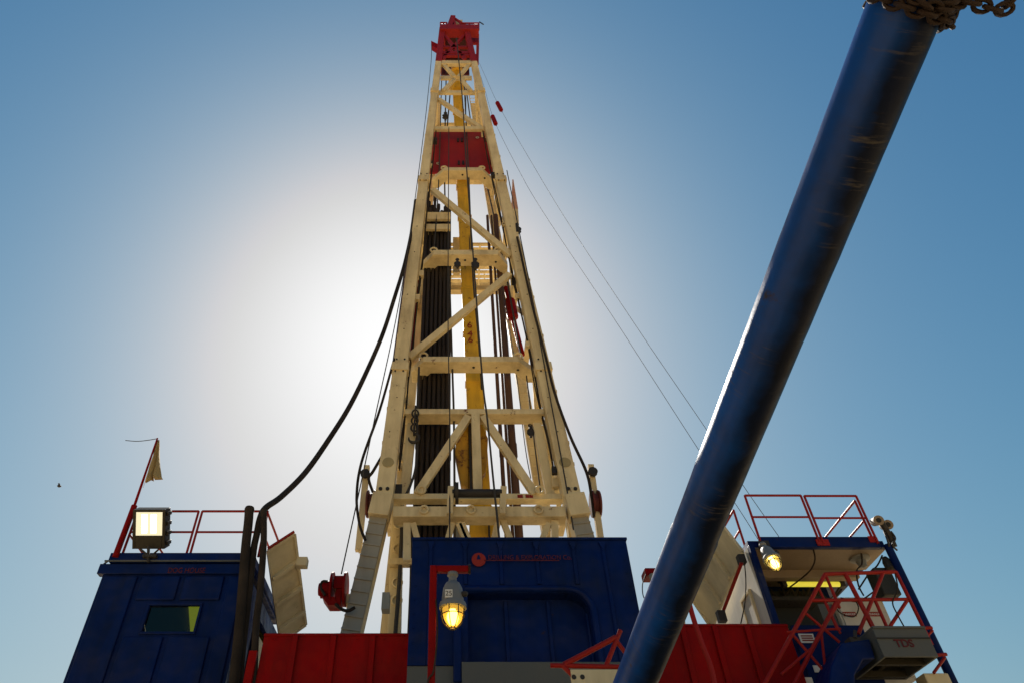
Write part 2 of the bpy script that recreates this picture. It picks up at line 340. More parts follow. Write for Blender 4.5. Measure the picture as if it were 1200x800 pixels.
# ------------------------------------------------------------------ drilling mast
YF, YR = 17.0, 19.5
mast = thing('drilling_mast', (0.6, 18, 5.35), 'tall tapering cream lattice drilling mast with a red crown and red wind panel', 'drilling mast')
LT, LB = (513.8, 75), (450.5, 585)      # left front leg, image centre line at plane YF
RT, RB = (555.5, 75), (670.0, 585)
def lerp(a, b, t): return a + (b - a) * t
lt, lb, rt, rb = P(*LT, YF), P(*LB, YF), P(*RT, YF), P(*RB, YF)
def legpt(top, bot, z, Y=None):
    t = (z - bot.z) / (top.z - bot.z); p = bot.lerp(top, t)
    return V((p.x, p.y if Y is None else Y, z))
def Ly(py, Y=YF):   # z of image row py on plane Y
    return P(530, py, Y).z
def rear(p): return V((p.x, YR, p.z))
W_B, W_T = 0.50, 0.33
for top, bot, side in ((lt, lb, -1), (rt, rb, 1)):
    # front leg with splice collars, bolt heads and lugs in its own mesh
    m = MB(); m.beam(bot, top, W_B, 0.42, w2=W_T, d2=0.34)
    for py in (434, 214, 110):
        z = Ly(py); p = legpt(top, bot, z); f = (z - bot.z) / (top.z - bot.z); w = lerp(W_B, W_T, f)
        d = (top - bot).normalized(); m.beam(p - d * .16, p + d * .16, w + .09, .52)
        if py != 110:
            m.mat(1)
            for ox in (-.13, .13):
                for oz in (-.10, .10): m.lathe(p + V((ox, -.27, 0)) + d * oz * 2.6, (0, -1, 0), [(0, .035), (.03, .035)], 8)
            m.mat(0)
    m.mat(1)
    p = legpt(top, bot, Ly(577)); 
    for ox in (-.10, .10): m.lathe(p + V((ox + .02 * side, -.20, 0)), (0, -1, 0), [(0, .055), (.05, .055)], 10)
    for py in (390, 350, 470, 510, 300, 270):
        p = legpt(top, bot, Ly(py)); m.lathe(p + V((random.uniform(-.08, .08), -.19, 0)), (0, -1, 0), [(0, .022), (.03, .022)], 8)
    m.mat(2)
    p = legpt(top, bot, Ly(546)); m.lathe(p + V((0, -.20, 0)), (0, -1, 0), [(0, .17), (.025, .17)], 20)
    m.mat(0)
    for py in (250, 275, 330, 350, 395, 460, 480, 520, 545, 160, 185):     # small lugs along the outer edge
        p = legpt(top, bot, Ly(py)); f = (p.z - bot.z) / (top.z - bot.z)
        m.box(p.x + side * lerp(W_B, W_T, f) / 2 - .03, p.x + side * lerp(W_B, W_T, f) / 2 + .05, YF - .1, YF + .02, p.z - .06, p.z + .06)
    m.build('leg', [M['cream'], M['dark'], M['olive']], mast, bevel=0.012)
    # rear leg
    m = MB(); m.beam(rear(bot) - V((0, 0, 5.8)), rear(top), .40, .36, w2=.30, d2=.30)
    m.build('leg', M['cream'], mast, bevel=0.01)
    # lower leg, from splice to floor, splayed
    foot = P(413 if side < 0 else 716, 742, YF + .1); foot2 = P(*(LB if side < 0 else RB), YF + .1)
    m = MB(); m.beam(foot2 + V((0, 0, -.05)), foot + (foot - foot2).normalized() * 3.0, .46, .5)
    m.build('leg', M['cream'], mast, bevel=.012)
    # head box with pivot at the foot of the main leg
    p = foot2 + V((0, -.3, -.15)); d = (foot - foot2).normalized()
    m = MB(); m.beam(p + d * -.05, p + d * .62, .56, .5); m.build('hinge_box', M['cream'], mast, bevel=.015)
    # ribbed grey cover
    a = p + d * .6 + V((0, -.02, 0)); b = foot + d * 2.2 + V((0, -.32, 0))
    m = MB(); m.beam(a, b, .46, .12)
    Lc = (b - a).length; dd = (b - a).normalized(); k = .18
    while k < Lc: m.beam(a + dd * k + V((0, -.07, 0)), a + dd * (k + .045) + V((0, -.07, 0)), .47, .05); k += .32
    m.build('leg_cover', M['coverg'], mast, bevel=.006)
    # inner yellowish column
    q0 = P(466 if side < 0 else 668, 600, YF + 1.0); q1 = P(462 if side < 0 else 690, 742, YF + 1.0)
    m = MB(); m.beam(q0 + V((0, 0, .4)), q1 + (q1 - q0).normalized() * 3, .34, .34)
    for py in (620, 650, 690, 710): 
        qq = q0.lerp(q1, (py - 600) / 142); m.ring(qq + V((.06, -.2, 0)), (0, 1, 0), .13, .03)
    m.build('inner_column', M['cream'], mast, bevel=.01)
    # side trusses between front and rear leg
    rows = [575, 500, 437, 372, 305, 250, 212, 180, 148, 122, 100, 78]
    for i in range(len(rows) - 1):
        a = legpt(top, bot, Ly(rows[i])); b = legpt(top, bot, Ly(rows[i + 1])); 
        MB().beam(a, rear(a), .20, .16, ref=(0, 0, 1)).build('brace', M['cream'], mast)
        MB().beam(a if i % 2 else rear(a), rear(b) if i % 2 else b, .16, .14, ref=(1, 0, 0)).build('brace', M['cream'], mast)

def strut(name, a, b, w, d, mat='cream', bevel=.008, **k):
    return MB().beam(a, b, w, d, **k).build(name, M[mat], mast, bevel=bevel)
# plan-shaped knee beams
def knee(zrow, pts, h, holes=()):
    zb = Ly(zrow); poly = [PZ(x, y, zb) for x, y in pts]
    m = MB(); m.prism(poly, (0, 0, h))
    m.mat(1)
    for x, y in holes: m.lathe(PZ(x, y, zb) , (0, 0, -1), [(0, .05), (.02, .05)], 10)
    m.mat(0)
    for x, y in (pts[0], pts[1]):                   # lifting eyes on the shoulders
        m.ring(PZ(x, y, zb) + V((0, .1, h + .12)), (0, 1, 0), .13, .04)
    m.build('crossbeam', [M['cream'], M['dark']], mast, bevel=.012)
knee(423.5, [(496, 423.5), (608, 423.5), (626, 436), (626, 448), (617, 448), (603, 437), (505, 437), (492, 447.5), (483, 448), (482, 436)], .24, [(555, 430), (607, 433)])
knee(298.5, [(508, 298.5), (584, 298.5), (595, 312), (594.5, 321.5), (589, 321.5), (578, 312), (513, 312), (503, 321), (494, 321.5), (493.6, 313)], .30, [(545, 305), (581, 307)])
knee(200.0, [(520.4, 200), (565, 200), (577.6, 212), (577, 222), (572, 222), (561, 211), (524, 211), (514, 221), (507, 221), (506.4, 212)], .26, [(542, 205), (568, 209)])
# straight beams: front flange and web seen from below
def xbeam(r0, r1, yb, x0, x1, xi0=None, Y=YF, name='crossbeam'):
    zt, zb = Ly(r0, Y), Ly(r1, Y)
    X0, X1 = P(x0, r1, Y).x, P(x1, r1, Y).x
    d = PZ(530, yb, zb).y - Y
    return MB().box(X0, X1, Y, Y + d, zb, zt).build(name, M['cream'], mast, bevel=.012)
xbeam(478.5, 484.5, 497, 474, 638)
xbeam(577.5, 584, 591, 460, 660, Y=YF + .05)
xbeam(592.5, 604.5, 615, 460, 664, Y=YF - .28)
xbeam(148, 151.5, 155, 507, 567, Y=YF + .02)
xbeam(106, 109, 112, 513, 557, Y=YF + .05)
xbeam(89, 92.5, 95, 516, 553, Y=YF + .05)
xbeam(71, 74.5, 79, 517, 553, Y=YF - .12)
# red wind panel
zt, zb = Ly(155), Ly(203)
a0, a1, b0, b1 = P(508.5, 154, YF + .66), P(569, 154, YF + .66), P(580, 203, YF + .66), P(502.5, 203, YF + .66)
m = MB(); m.prism([b1, b0, a1, a0], (0, .06, 0)); m.mat(1)
for fx in (.02, .46, .53, .98):
    for fz in (.22, .76):
        q = b1.lerp(b0, fx).lerp(a0.lerp(a1, fx), fz); m.box(q.x - .05, q.x + .05, q.y - .05, q.y + .01, q.z - .16, q.z + .16)
m.mat(2)
for fx, fz in ((.13, .2), (.82, .82)):
    q = b1.lerp(b0, fx).lerp(a0.lerp(a1, fx), fz); m.ring(q + V((0, -.04, 0)), (0, 1, 0), .07, .02)
m.build('wind_panel', [M['crownred'], M['black'], M['white']], mast)
# diagonals on the front face
strut('brace', P(507, 223, YF + .1), P(600, 301, YF + .1), .26, .2)
strut('brace', P(597, 322, YF + .1), P(479, 420, YF + .1), .25, .2)
strut('brace', P(514, 117, YF + .1), P(564, 151, YF + .1), .22, .18)
strut('brace', P(549, 488, YF + .08), P(489, 579, YF + .08), .24, .18)
strut('brace', P(566, 488, YF + .08), P(627, 579, YF + .08), .24, .18)
strut('brace', P(557, 485, YF + .04), P(560, 578, YF + .04), .26, .18)
strut('brace', P(518.5, 75, YF), P(533, 91, YF), .2, .15); strut('brace', P(551, 75, YF), P(537, 91, YF), .2, .15)
strut('brace', P(533, 93, YF), P(519, 107, YF), .18, .15); strut('brace', P(540, 93, YF), P(552, 107, YF), .18, .15)
# short struts under the base beam
for a, b, w in (((484, 613), (494, 650), .16), ((537, 613), (547, 636), .16), ((530, 613), (520, 650), .16), ((541, 613), (552, 640), .17),
                ((583, 613), (577, 640), .16), ((588, 606), (601, 640), .16), ((643, 613), (632, 640), .16), ((477, 613), (477, 657), .2), ((650, 610), (650, 650), .2)):
    strut('strut', P(*a, YF - .05), P(*b, YF - .05), w, .14, bevel=.005)
xbeam(653, 660, 665, 455, 500, Y=YF + .6)
m = MB(); zq = Ly(690, YF); m.box(P(448, 700, YF - .4).x, P(457, 700, YF - .4).x, YF - .5, YF - .2, Ly(715, YF - .4), Ly(695, YF - .4)); m.build('junction_box', M['coverg'], mast, bevel=.01)
# roller between brackets
for px in (527, 588.5):
    a = P(px + (1.5 if px < 550 else 1.5), 572, YF - .45); b = P(px, 604, YF - .45)
    m = MB(); m.beam(a, b, .17, .3); m.build('bracket', M['cream'], mast, bevel=.01)
m = MB(); a = P(530, 577.5, YF - .5); b = P(588, 577.5, YF - .5); m.tube([a, b], .12, 14)
m.lathe(P(533.5, 577, YF - .5), (1, 0, 0), [(0, .3), (.09, .3)], 18)
m.build('roller', M['dark'], mast)
# red paint marks on the base beam
for x0, x1 in ((606.5, 612.5), (616, 620), (620.5, 624.5)):
    q0, q1 = P(x0, 582.6, YF + .04), P(x1, 579, YF + .04)
    MB().box(q0.x, q1.x, YF + .042, YF + .049, q0.z, q1.z).build('marking', M['logo'], mast)
# lifting eyes on the base beams
for px, py in ((494, 574), (497, 597), (632, 574), (631, 597), (552, 597)):
    q = P(px, py, YF - .3 if py > 590 else YF + .0); MB().ring(q + V((0, -.03, 0)), (0, 1, 0), .11, .035).build('lifting_eye', M['cream'], mast)
# small vertical post next to the inside of the right leg and left leg
strut('strut', P(629, 497, YF + .3), P(645, 580, YF + .3), .26, .2); strut('strut', P(483, 497, YF + .3), P(474, 580, YF + .3), .28, .2)
strut('strut', P(642, 520, YF + .8), P(650, 575, YF + .8), .12, .1); strut('strut', P(636, 500, YF + 1.4), P(648, 580, YF + 1.4), .2, .2)
MB().tube([P(488, 236, 17.3), P(463, 428, 17.3)], .11, 12).build('stand_pipe', M['pipeb'], mast)
m = MB(); m.tube([P(486, 330, 18.0), P(478, 420, 18.0)], .08, 10); m.build('stand_pipe', M['sheavered'], mast)
m = MB(); la_, lb2 = P(634, 575, 18.4), P(553, 110, 18.4)
for ox in (-.17, .17): m.tube([la_ + V((ox, 0, 0)), lb2 + V((ox, 0, 0))], .025, 6)
N_ = 70
for k in range(N_): q = la_.lerp(lb2, (k + .5) / N_); m.tube([q + V((-.17, 0, 0)), q + V((.17, 0, 0))], .016, 5)
m.build('ladder', M['cream'], mast)
rc = random.Random(11)
for k in range(16):      # hose clamps and small boxes along the inner edges of the legs
    top, bot, sd2 = (lt, lb, 1) if k % 2 else (rt, rb, -1)
    q = legpt(top, bot, Ly(rc.uniform(120, 570))) + V((sd2 * rc.uniform(.22, .34), rc.uniform(.0, .3), 0)); w_ = rc.uniform(.06, .12)
    MB().box(q.x - w_, q.x + w_, q.y - w_, q.y + w_, q.z - w_ * 1.6, q.z + w_ * 1.6).build('clamp', M['dark' if k % 3 == 0 else 'cream'], mast, bevel=.01)
for sd2, top, bot in ((1, lt, lb), (-1, rt, rb)):
    for r_, oy in ((.03, .12), (.022, .2)):
        pts_ = [legpt(top, bot, Ly(py)) + V((sd2 * (.30 + rc.uniform(-.03, .03)), oy, 0)) for py in range(150, 580, 36)]
        m = MB(); m.tube(spline(pts_, 4), r_, 6); m.build('service_hose', M['rubber'], mast)
# rear crossbeams and rear diagonals
for py, Y in ((340, YR), (442, YR), (212, YR), (148, YR), (520, YR), (108, YR)):
    z = Ly(py, Y); l_, r_ = legpt(lt, lb, z, Y), legpt(rt, rb, z, Y)
    if py in (340, 212, 148, 108): strut('crossbeam', l_, r_, .28, .28, ref=(0, 0, 1))
# guide rail for the top drive (yellow torque track) and its numerals
rail = MB(); pts = [(535.5, 100), (541.5, 215), (543.5, 300), (549.5, 370), (553, 480), (560, 560), (566, 640)]
ra, rb_ = P(535.3, 96, 18.2), P(566.5, 640, 18.2)
rail.beam(rb_, ra, .60, .34, w2=.52)
for k in range(12):
    q = rb_.lerp(ra, (k + .5) / 12); rail.beam(q - V((0, 0, .02)), q + V((0, 0, .02)), .63, .37)
gr = rail.build('guide_rail', M['yellow'], mast, bevel=.015)
tq = lambda py: rb_.lerp(ra, (Ly(py, 18.2) - rb_.z) / (ra.z - rb_.z))
for s_, py in (('6', 385), ('4', 395), ('6', 402)):
    q = tq(py); text('numeral', s_, .42, q + V((-.16, -.20, -.15)), M['logo'], gr)
# upper yellow hanger at the head of the rail
q = P(535.5, 99, 18.0); m = MB(); m.lathe(q + V((0, 0, -.9)), (0, 0, 1), [(0, .30), (.5, .48), (1.0, .5), (1.1, .3), (2.2, .28), (2.25, .38), (2.7, .38), (2.9, .1)], 18); m.build('rail_hanger', M['yellow'], mast)
# racking board
zb = 27.0
rk = MB(); x0, x1 = -1.75, 2.35
for k in range(9): rk.box(x0 + .25, x1, 19.75 + k * .28, 19.87 + k * .28, zb, zb + .12)
rk.box(x0, x0 + .2, 18.2, 22.3, zb, zb + .22); rk.box(x1, x1 + .2, 18.6, 22.3, zb, zb + .22); rk.box(x0, x1 + .2, 22.3, 22.5, zb, zb + .25)
for k in range(5): rk.box(x0 + .9 + k * .7, x0 + .98 + k * .7, 19.7, 22.3, zb - .10, zb - .004)
rb2 = rk.build('racking_board', M['cream'], mast)
m = MB()
for h in (.55, 1.1):
    m.tube([(x0, 22.4, zb + h), (x1 + .1, 22.4, zb + h)], .03); m.tube([(x1 + .1, 19.8, zb + h), (x1 + .1, 22.4, zb + h)], .03)
for k in range(6): m.tube([(x0 + k * .84, 22.4, zb), (x0 + k * .84, 22.4, zb + 1.1)], .03)
m.build('railing', M['cream'], rb2)
zf = 25.3; m = MB()
for k in range(6): m.box(-1.25 + k * .19, -1.17 + k * .19, 17.55, 18.35, zf - .05, zf + .12)
m.box(-1.3, -.08, 18.35, 18.75, zf - .1, zf + .6); m.box(-1.3, -.08, 17.42, 17.55, zf + .45, zf + .95); m.box(-1.3, -.08, 17.42, 17.55, zf - .25, zf + .1)
m.box(.03, .32, 18.5, 18.7, zf - 1.8, zf + .6)
m.build('finger_board', M['cream'], mast)
# red hanging tools inside the mast (tongs counterweight guides)
for name, pts, r in (('hanging_clamp', [((592.5, 337), .09), ((597, 352), .10), ((597.2, 353), .22), ((601, 372), .22), ((601.2, 373), .10), ((612, 416), .10)], 1), ('hanging_clamp', [((488, 330), .12), ((484, 365), .16), ((479, 410), .13)], 1)):
    m = MB(); m.tube([P(*q, 18.4) for q, _ in pts], [r_ for _, r_ in pts], 10); m.build(name, M['red'], mast)
# cream spike with red tip behind right leg (hinged arm folded against the mast)
m = MB(); a = P(601, 211, 18.6); b = P(603, 247, 18.6); c = P(605, 272, 18.6)
m.beam(b, a, .32, .2, w2=.05, d2=.05); m.mat(1); m.beam(c, b, .26, .2, w2=.31); m.build('folded_arm', [M['fadedpink'], M['cream']], mast)
# side arms low on both sides
for q0, q1, c0 in (((430, 546), (420, 645), -1), ((692, 545), (704, 634), 1)):
    a, b = P(*q0, 17.3), P(*q1, 17.3); m = MB(); m.beam(a, b, .17, .16)
    m.beam(b, b + V((-c0 * .5, 0, .1)), .1, .1); m.build('side_arm', M['cream'], mast)
    m = MB(); q = a.lerp(b, .14) + V((0, -.14, 0)); m.lathe(q, (0, -1, 0), [(0, .06), (.01, .14), (.06, .11), (.11, .14), (.12, .05)], 14); m.build('sheave', M['dark'], mast)
    q = P(434 if c0 < 0 else 697, 590, 17.3); m = MB(); m.lathe(q + V((-.1, 0, 0)), (1, 0, 0), [(0, .38), (.05, .4), (.08, .30), (.16, .30), (.19, .4), (.24, .38)], 22); m.build('sheave', M['sheavered'], mast)

# crown block
Yc = 17.0
crown = MB(); crown.beam(P(514, 75, Yc), P(518.5, 35, Yc), .36, .34); crown.beam(P(555.5, 75, Yc), P(547.5, 40, Yc), .33, .34)
cw = crown.build('crown_block', M['crownred'], mast, bevel=.01)
m = MB(); zt = Ly(34.5, Yc); zb2 = Ly(40, Yc); x0, x1 = P(516, 37, Yc).x, P(561, 37, Yc).x
m.box(x0, x1, Yc - .3, Yc + .25, zb2, zt); m.box(x0, x0 + .3, Yc + .25, Yc + 2.6, zb2, zt); m.box(x1 - .12, x1, Yc + .65, Yc + 2.6, zt - .3, zt); m.build('crown_beam', M['crownred'], cw, bevel=.02)
m = MB(); m.box(x0 + .3, P(550, 37, Yc).x, Yc + .25, Yc + 2.6, zt - .25, zt - .15); m.build('crown_floor', M['darkred'], cw)
m = MB(); m.prism([P(546, 40, Yc + .5), P(561.5, 40, Yc + .5), P(561.5, 51, Yc + .5), P(552.3, 51, Yc + .5), P(554, 63.5, Yc + .5), P(559, 63.5, Yc + .5), P(559.5, 51.5, Yc + .5), P(561.5, 51.5, Yc + .5), P(561, 74.5, Yc + .5), P(554, 73, Yc + .5)], (0, .12, 0)); m.build('side_plate', M['crownred'], cw)
for a, b in (((520, 41), (545, 70)), ((544, 42), (518, 70)), ((519, 56), (549, 56)), ((517, 63), (552, 63)), ((517, 66), (552, 66))):
    MB().beam(P(*a, Yc), P(*b, Yc), .17 if a[1] != 63 else .3, .15).build('brace', M['crownred'], cw)
MB().box(P(519, 40, 18.2).x, P(551, 40, 18.2).x, 18.6, 18.7, Ly(70, 18.6), Ly(40, 18.6)).build('back_plate', M['darkred'], cw)
MB().box(P(518, 85, 18.6).x, P(550, 85, 18.6).x, 18.5, 18.6, Ly(89, 18.6), Ly(75, 18.6)).build('back_plate', M['darkred'], cw)
for k in range(5):
    m = MB(); q = V((P(533 + k * 2.2, 50, Yc + .8).x, Yc + .9, Ly(47, Yc + .9))); m.lathe(q, (1, 0, 0), [(0, .5), (.03, .52), (.05, .44), (.07, .52), (.1, .5)], 22); m.build('sheave', M['dark'], cw)
m = MB()
def crail(m, xa, xb, ra, rb_, Y):
    for r_ in (ra, (ra + rb_) / 2): m.tube([P(xa, r_, Y), P(xb, r_, Y)], .055, 6)
    for x in (xa, (xa + xb) / 2, xb): m.tube([P(x, ra, Y), P(x, rb_ + 1, Y)], .055, 6)
crail(m, 516.3, 523.5, 27, 34, Yc - .2); m.build('railing', M['crownred'], cw)
m = MB(); crail(m, 539, 561, 27.5, 34.5, Yc - .2); m.build('railing', M['crownred'], cw)
m = MB(); m.beam(P(526, 34, Yc), P(531, 20, Yc), .3, .2); m.beam(P(531, 20, Yc), P(534, 34, Yc), .14, .14); m.beam(P(531, 21, Yc), P(545, 30, Yc), .12, .12); m.build('gin_pole', M['crownred'], cw)
m = MB(); q0, q1 = P(533, 27, Yc), P(542, 19.5, Yc); m.box(q0.x, q1.x, Yc + .2, Yc + .8, q0.z + .3, q1.z); m.box(q0.x + .3, q0.x + .4, Yc + .3, Yc + .5, q0.z - .8, q0.z + .3); m.build('crown_lamp', M['cream'], cw, bevel=.02)
m = MB(); m.prism([P(505.2, 48, Yc), P(514.5, 52.5, Yc), P(515, 60, Yc), P(513, 58, Yc), P(505.2, 53, Yc)], (0, .3, 0)); m.build('side_bracket', M['red'], cw)
m = MB(); m.tube([P(561, 28, Yc), P(562, 26, Yc), P(566.5, 29, Yc)], .04, 6); m.build('antenna', M['dark'], cw)

# ------------------------------------------------------------------ travelling block
tb = thing('travelling_block', P(557, 568, 17.75), 'rust stained yellow travelling block hanging low inside the mast', 'hoist block')
def plate(poly, Y, th): m = MB(); m.prism([P(x, y, Y) for x, y in poly], (0, th, 0)); return m
plate([(546, 497), (549, 492), (549, 574), (546, 569), (540.5, 567), (536, 545), (533, 530), (535, 512)], 17.55, .30).build('cheek_plate', M['ochre'], tb, bevel=.02)
plate([(562, 492), (566, 500), (572, 513), (571, 532), (569, 552), (566, 556), (566, 575), (562, 575)], 17.55, .30).build('cheek_plate', M['ochre'], tb, bevel=.02)
plate([(549, 490), (562, 490), (564, 575), (549, 575)], 17.65, .3).build('body', M['ochre'], tb, bevel=.02)
m = MB(); q = P(551, 520, 17.5); m.box(q.x - .04, q.x + .04, 17.47, 17.6, P(551, 575, 17.5).z, P(551, 496, 17.5).z); m.build('sheave_gap', M['dark'], tb)
tdv = thing('top_drive', P(566, 640, 17.7), 'yellow top drive body just above the blue wind wall', 'top drive')
plate([(550, 610), (583, 610), (585, 660), (551, 660)], 17.9, .6).build('body', M['yellow'], tdv, bevel=.03)
plate([(572, 612), (574, 612), (576, 660), (573, 660)], 17.8, .08).build('hose_pipe', M['dark'], tdv)
plate([(531, 612), (546, 612), (547, 650), (531, 650)], 17.95, .4).build('motor', M['lampg'], tdv, bevel=.03)

# ------------------------------------------------------------------ racked pipes
def pipe_mesh(x, y, top, r=.064):
    prof = []
    z = 5.4
    while z < top:
        e = min(z + 9.1, top); prof += [(z, r * 1.3), (z + .35, r * 1.3), (z + .42, r), (e - .4, r), (e - .33, r * 1.3), (e, r * 1.3)]; z = e + .001
    m = MB(); m.lathe((x, y, 0), (0, 0, 1), prof, 10); return m
proto = None; k = 0
for row, yy in enumerate((17.75, 17.95, 18.15)):
    for i in range(7):
        x = -1.09 + i * .155 + (.05 if row == 1 else 0) + random.uniform(-.012, .012)
        top = 27.1 + random.uniform(-.4, .9)
        if proto is None:
            proto = pipe_mesh(x, yy, 28.2).build('drill_pipe_stand', M['pipe'], loc=(x, yy, 5.4)); o = proto
        else:
            o = proto.copy(); COL.objects.link(o); o.location = (x, yy, 5.4); o.scale = (1, 1, (top - 5.4) / 22.8)
        tag(o, 'dark drill pipe stand racked upright in the tight bundle left of the yellow rail', 'drill pipe', 'drill pipe stands in the bundle')
for lab, x, r in (('thin brown pipe standing right of the yellow guide rail', 1.56, .065), ('narrow brown pipe between the thin and the thick standing pipe', 1.74, .05), ('thickest brown pipe standing right of the yellow guide rail', 1.92, .125)):
    m = MB(); m.lathe((x, 18, 0), (0, 0, 1), [(5.4, r), (14, r), (14.01, r * 1.15), (14.5, r * 1.15), (14.51, r), (26.8, r * .9)], 12)
    tag(m.build('standing_pipe', M['pipeb'], loc=(x, 18, 5.4)), lab, 'pipe', 'brown pipes standing by the rail')

# ------------------------------------------------------------------ cables, hoses
def cable(pts, r, name, label, cat='cable', mat='wire', group=None, n=6, k=8):
    m = MB(); m.tube(spline(pts, k), r, n); p0 = V(pts[-1])
    return tag(m.build(name, M[mat], loc=p0), label, cat, group)
def pp(l): return [P(*q) for q in l]
cable(pp([(535, 45, 16.6), (542, 118, 16.5), (547, 200, 16.4), (556, 320, 16.4), (565, 440, 16.4), (570.5, 486, 16.35), (574, 520, 16.3), (577.5, 556, 16.3), (583, 610, 16.3), (586, 640, 16.3)]), .032, 'cable', 'black cable running down the front of the mast from the crown to the wind wall')
cable(pp([(523, 84, 18.2), (521, 210, 17.9), (526, 310, 17.7), (530, 430, 17.4), (532, 500, 17.4), (533, 640, 17.4)]), .04, 'cable', 'thin dark line between the pipe bundle and the yellow guide rail')
cable(pp([(544, 100, 17.6), (549, 200, 17.4), (554, 320, 17.4), (561, 400, 17.35), (567, 500, 18.6), (571, 575, 18.6)]), .036, 'cable', 'dark rope close against the right edge of the yellow guide rail')
cable(pp([(526, 150, 16.8), (525, 340, 16.75), (526, 440, 16.7), (527, 480, 16.65), (527, 640, 16.3)]), .022, 'cable', 'hair thin wire down the front of the mast over the pipe bundle')
cable(pp([(518, 75, 17.6), (516, 150, 17.6), (514, 215, 17.5), (509, 290, 17.4)]), .03, 'cable', 'thin rope inside the left leg between the crown and the racking board')
cable(pp([(545, 92, 18.6), (553, 150, 18.6), (570, 215, 18.4), (588, 297, 18.0), (600, 360, 18), (613, 430, 17.8)]), .036, 'cable', 'dark rope slanting down inside the right leg behind the red hanging clamp')
cable(pp([(546, 92, 18.4), (546, 150, 18.4), (547, 215, 18.2), (551, 300, 18)]), .025, 'cable', 'fine wire right of the guide rail in the upper mast')
cable(pp([(529, 92, 18.4), (524, 150, 18.2), (522, 175, 18)]), .04, 'cable', 'short rope beside the small black pulley near the top of the mast')
cable(pp([(617, 440, 17.6), (624, 500, 17.6), (634, 580, 17.6)]), .025, 'cable', 'fine wire inside the lower right leg above the base beam')
cable(pp([(590, 340, 17.8), (604, 430, 17.8), (615, 520, 17.8), (622, 560, 17.8)]), .016, 'cable', 'very thin wire left of the red hanging clamp')
cable(pp([(606, 278, 16.7), (622, 350, 16.6), (640, 420, 16.6), (650, 460, 16.6), (668, 510, 16.7), (687, 552, 16.8), (693, 580, 17), (696, 605, 17.1)]), .045, 'cable', 'black cable hugging the outside of the right mast leg', 'cable', 'rubber')
cable(pp([(594, 200, 16.75), (620, 330, 16.7), (640, 440, 16.7), (662, 560, 16.7), (672, 620, 16.6)]), .022, 'cable', 'thin black line lying along the face of the right mast leg')
cable(pp([(505.5, 52, 16.95), (505, 75, 16.9), (496, 160, 16.6), (472, 330, 16.5), (437, 500, 16.5), (400, 672, 16.6)]), .018, 'winch_line', 'thin steel line from the crown bracket down to the red winch')
cable(pp([(462, 420, 16.8), (445, 480, 16.8), (424, 540, 16.7), (418, 580, 16.7), (421, 612, 16.7), (428, 632, 16.6)]), .042, 'hose', 'black hose looping beside the foot of the left mast leg', 'hose', 'rubber')
cable(pp([(450, 530, 17.2), (437, 552, 17), (432, 560, 17), (437, 576, 17)]), .045, 'hose', 'short black hose behind the cream arm left of the mast', 'hose', 'rubber')
cable(pp([(491, 430, 17.1), (489, 480, 17.1), (488, 540, 17.1), (481, 568, 17.1), (475, 580, 17.1)]), .04, 'cable', 'dark cord hanging past the hook inside the left mast leg')
cable(pp([(471, 618, 17.7), (468, 680, 17.7), (463, 745, 17.7)]), .06, 'cable', 'dark cable under the base beam left of the blue wind wall')
cable(pp([(482, 614, 17.7), (481, 680, 17.7), (479, 745, 17.7)]), .03, 'cable', 'thin wire under the base beam against the blue wind wall')
# guy lines to the right
def guy(rows_px, bead, lab, blab):
    n_ = len(rows_px); pts = spline([P(x, y, lerp(17.5, 14.5, i / (n_ - 1))) for i, (x, y) in enumerate(rows_px)], 10); b = pts[-1]
    m = MB(); m.tube(pts, .008, 5); tag(m.build('guy_wire', M['wire'], loc=b), lab, 'guy wire', 'guy wires from the crown')
    # bead at the image row `bead`
    best = min(range(len(pts) - 1), key=lambda i: abs(proj(pts[i])[1] - bead))
    q = pts[best]; d = (pts[best + 1] - pts[best]).normalized(); 
    fl = thing('warning_marker', q, blab, 'marker', 'red markers on the guy wires')
    m = MB(); L = .95; m.tube([q - d * L * .5, q - d * L * .46, q + d * L * .46, q + d * L * .5], [.07, .11, .11, .07], 10); m.build('float', M['red'], fl)
    m = MB()
    m.tube([q + d * L * .5, q + d * L * .66], .04, 6); m.build('clamp', M['red'], fl)
def proj(p):
    v = V(p) - V((0, 0, CAMZ)); z = v.y * cs + v.z * sn; u = -v.y * sn + v.z * cs
    return CX + FPX * v.x / z, CY - FPX * u / z
guy([(561.5, 74), (567, 86), (585, 125), (622, 189), (663, 257), (742, 377), (828, 503), (870, 567), (914, 630)], 126, 'upper guy wire sloping right from the crown to the right cabin roof', 'upper red cylindrical marker on the guy wires, right of the other')
guy([(558.5, 76), (567, 101), (579, 141), (606, 196), (636, 248), (720, 374), (819, 527), (862, 590), (890, 634)], 142, 'lower guy wire sloping right from the crown to the right cabin roof', 'lower red cylindrical marker on the guy wires, nearer the mast')

# big hose to the doghouse
cable(pp([(487, 235, 17), (483, 268, 16.9), (474, 310, 16.6), (462, 350, 16.3), (449, 390, 16), (432, 430, 15.6), (410, 475, 15.2), (385, 515, 14.7), (358, 553, 14.2), (330, 581, 13.6), (312, 594, 13.1), (305, 606, 12.95), (301, 625, 12.9), (297, 645, 12.9), (291, 700, 12.9), (284, 760, 12.9), (277, 830, 12.9)]), .070, 'kelly_hose', 'long thick black hose sagging from the mast down to the left cabin', 'hose', 'rubber', n=12)
cable(pp([(309, 597, 12.75), (309, 635, 12.75), (305, 690, 12.75), (300, 735, 12.75), (296, 830, 12.75)]), .065, 'hose', 'thinner black hose dropping past the corner of the left cabin beside the red wall', 'hose', 'rubber', n=10)
m = MB(); m.tube(spline(pp([(292, 598, 12.8), (291, 612, 12.8), (288, 640, 12.8), (285, 680, 12.8), (280, 740, 12.8), (271, 830, 12.8)]), 8), .095, 12)
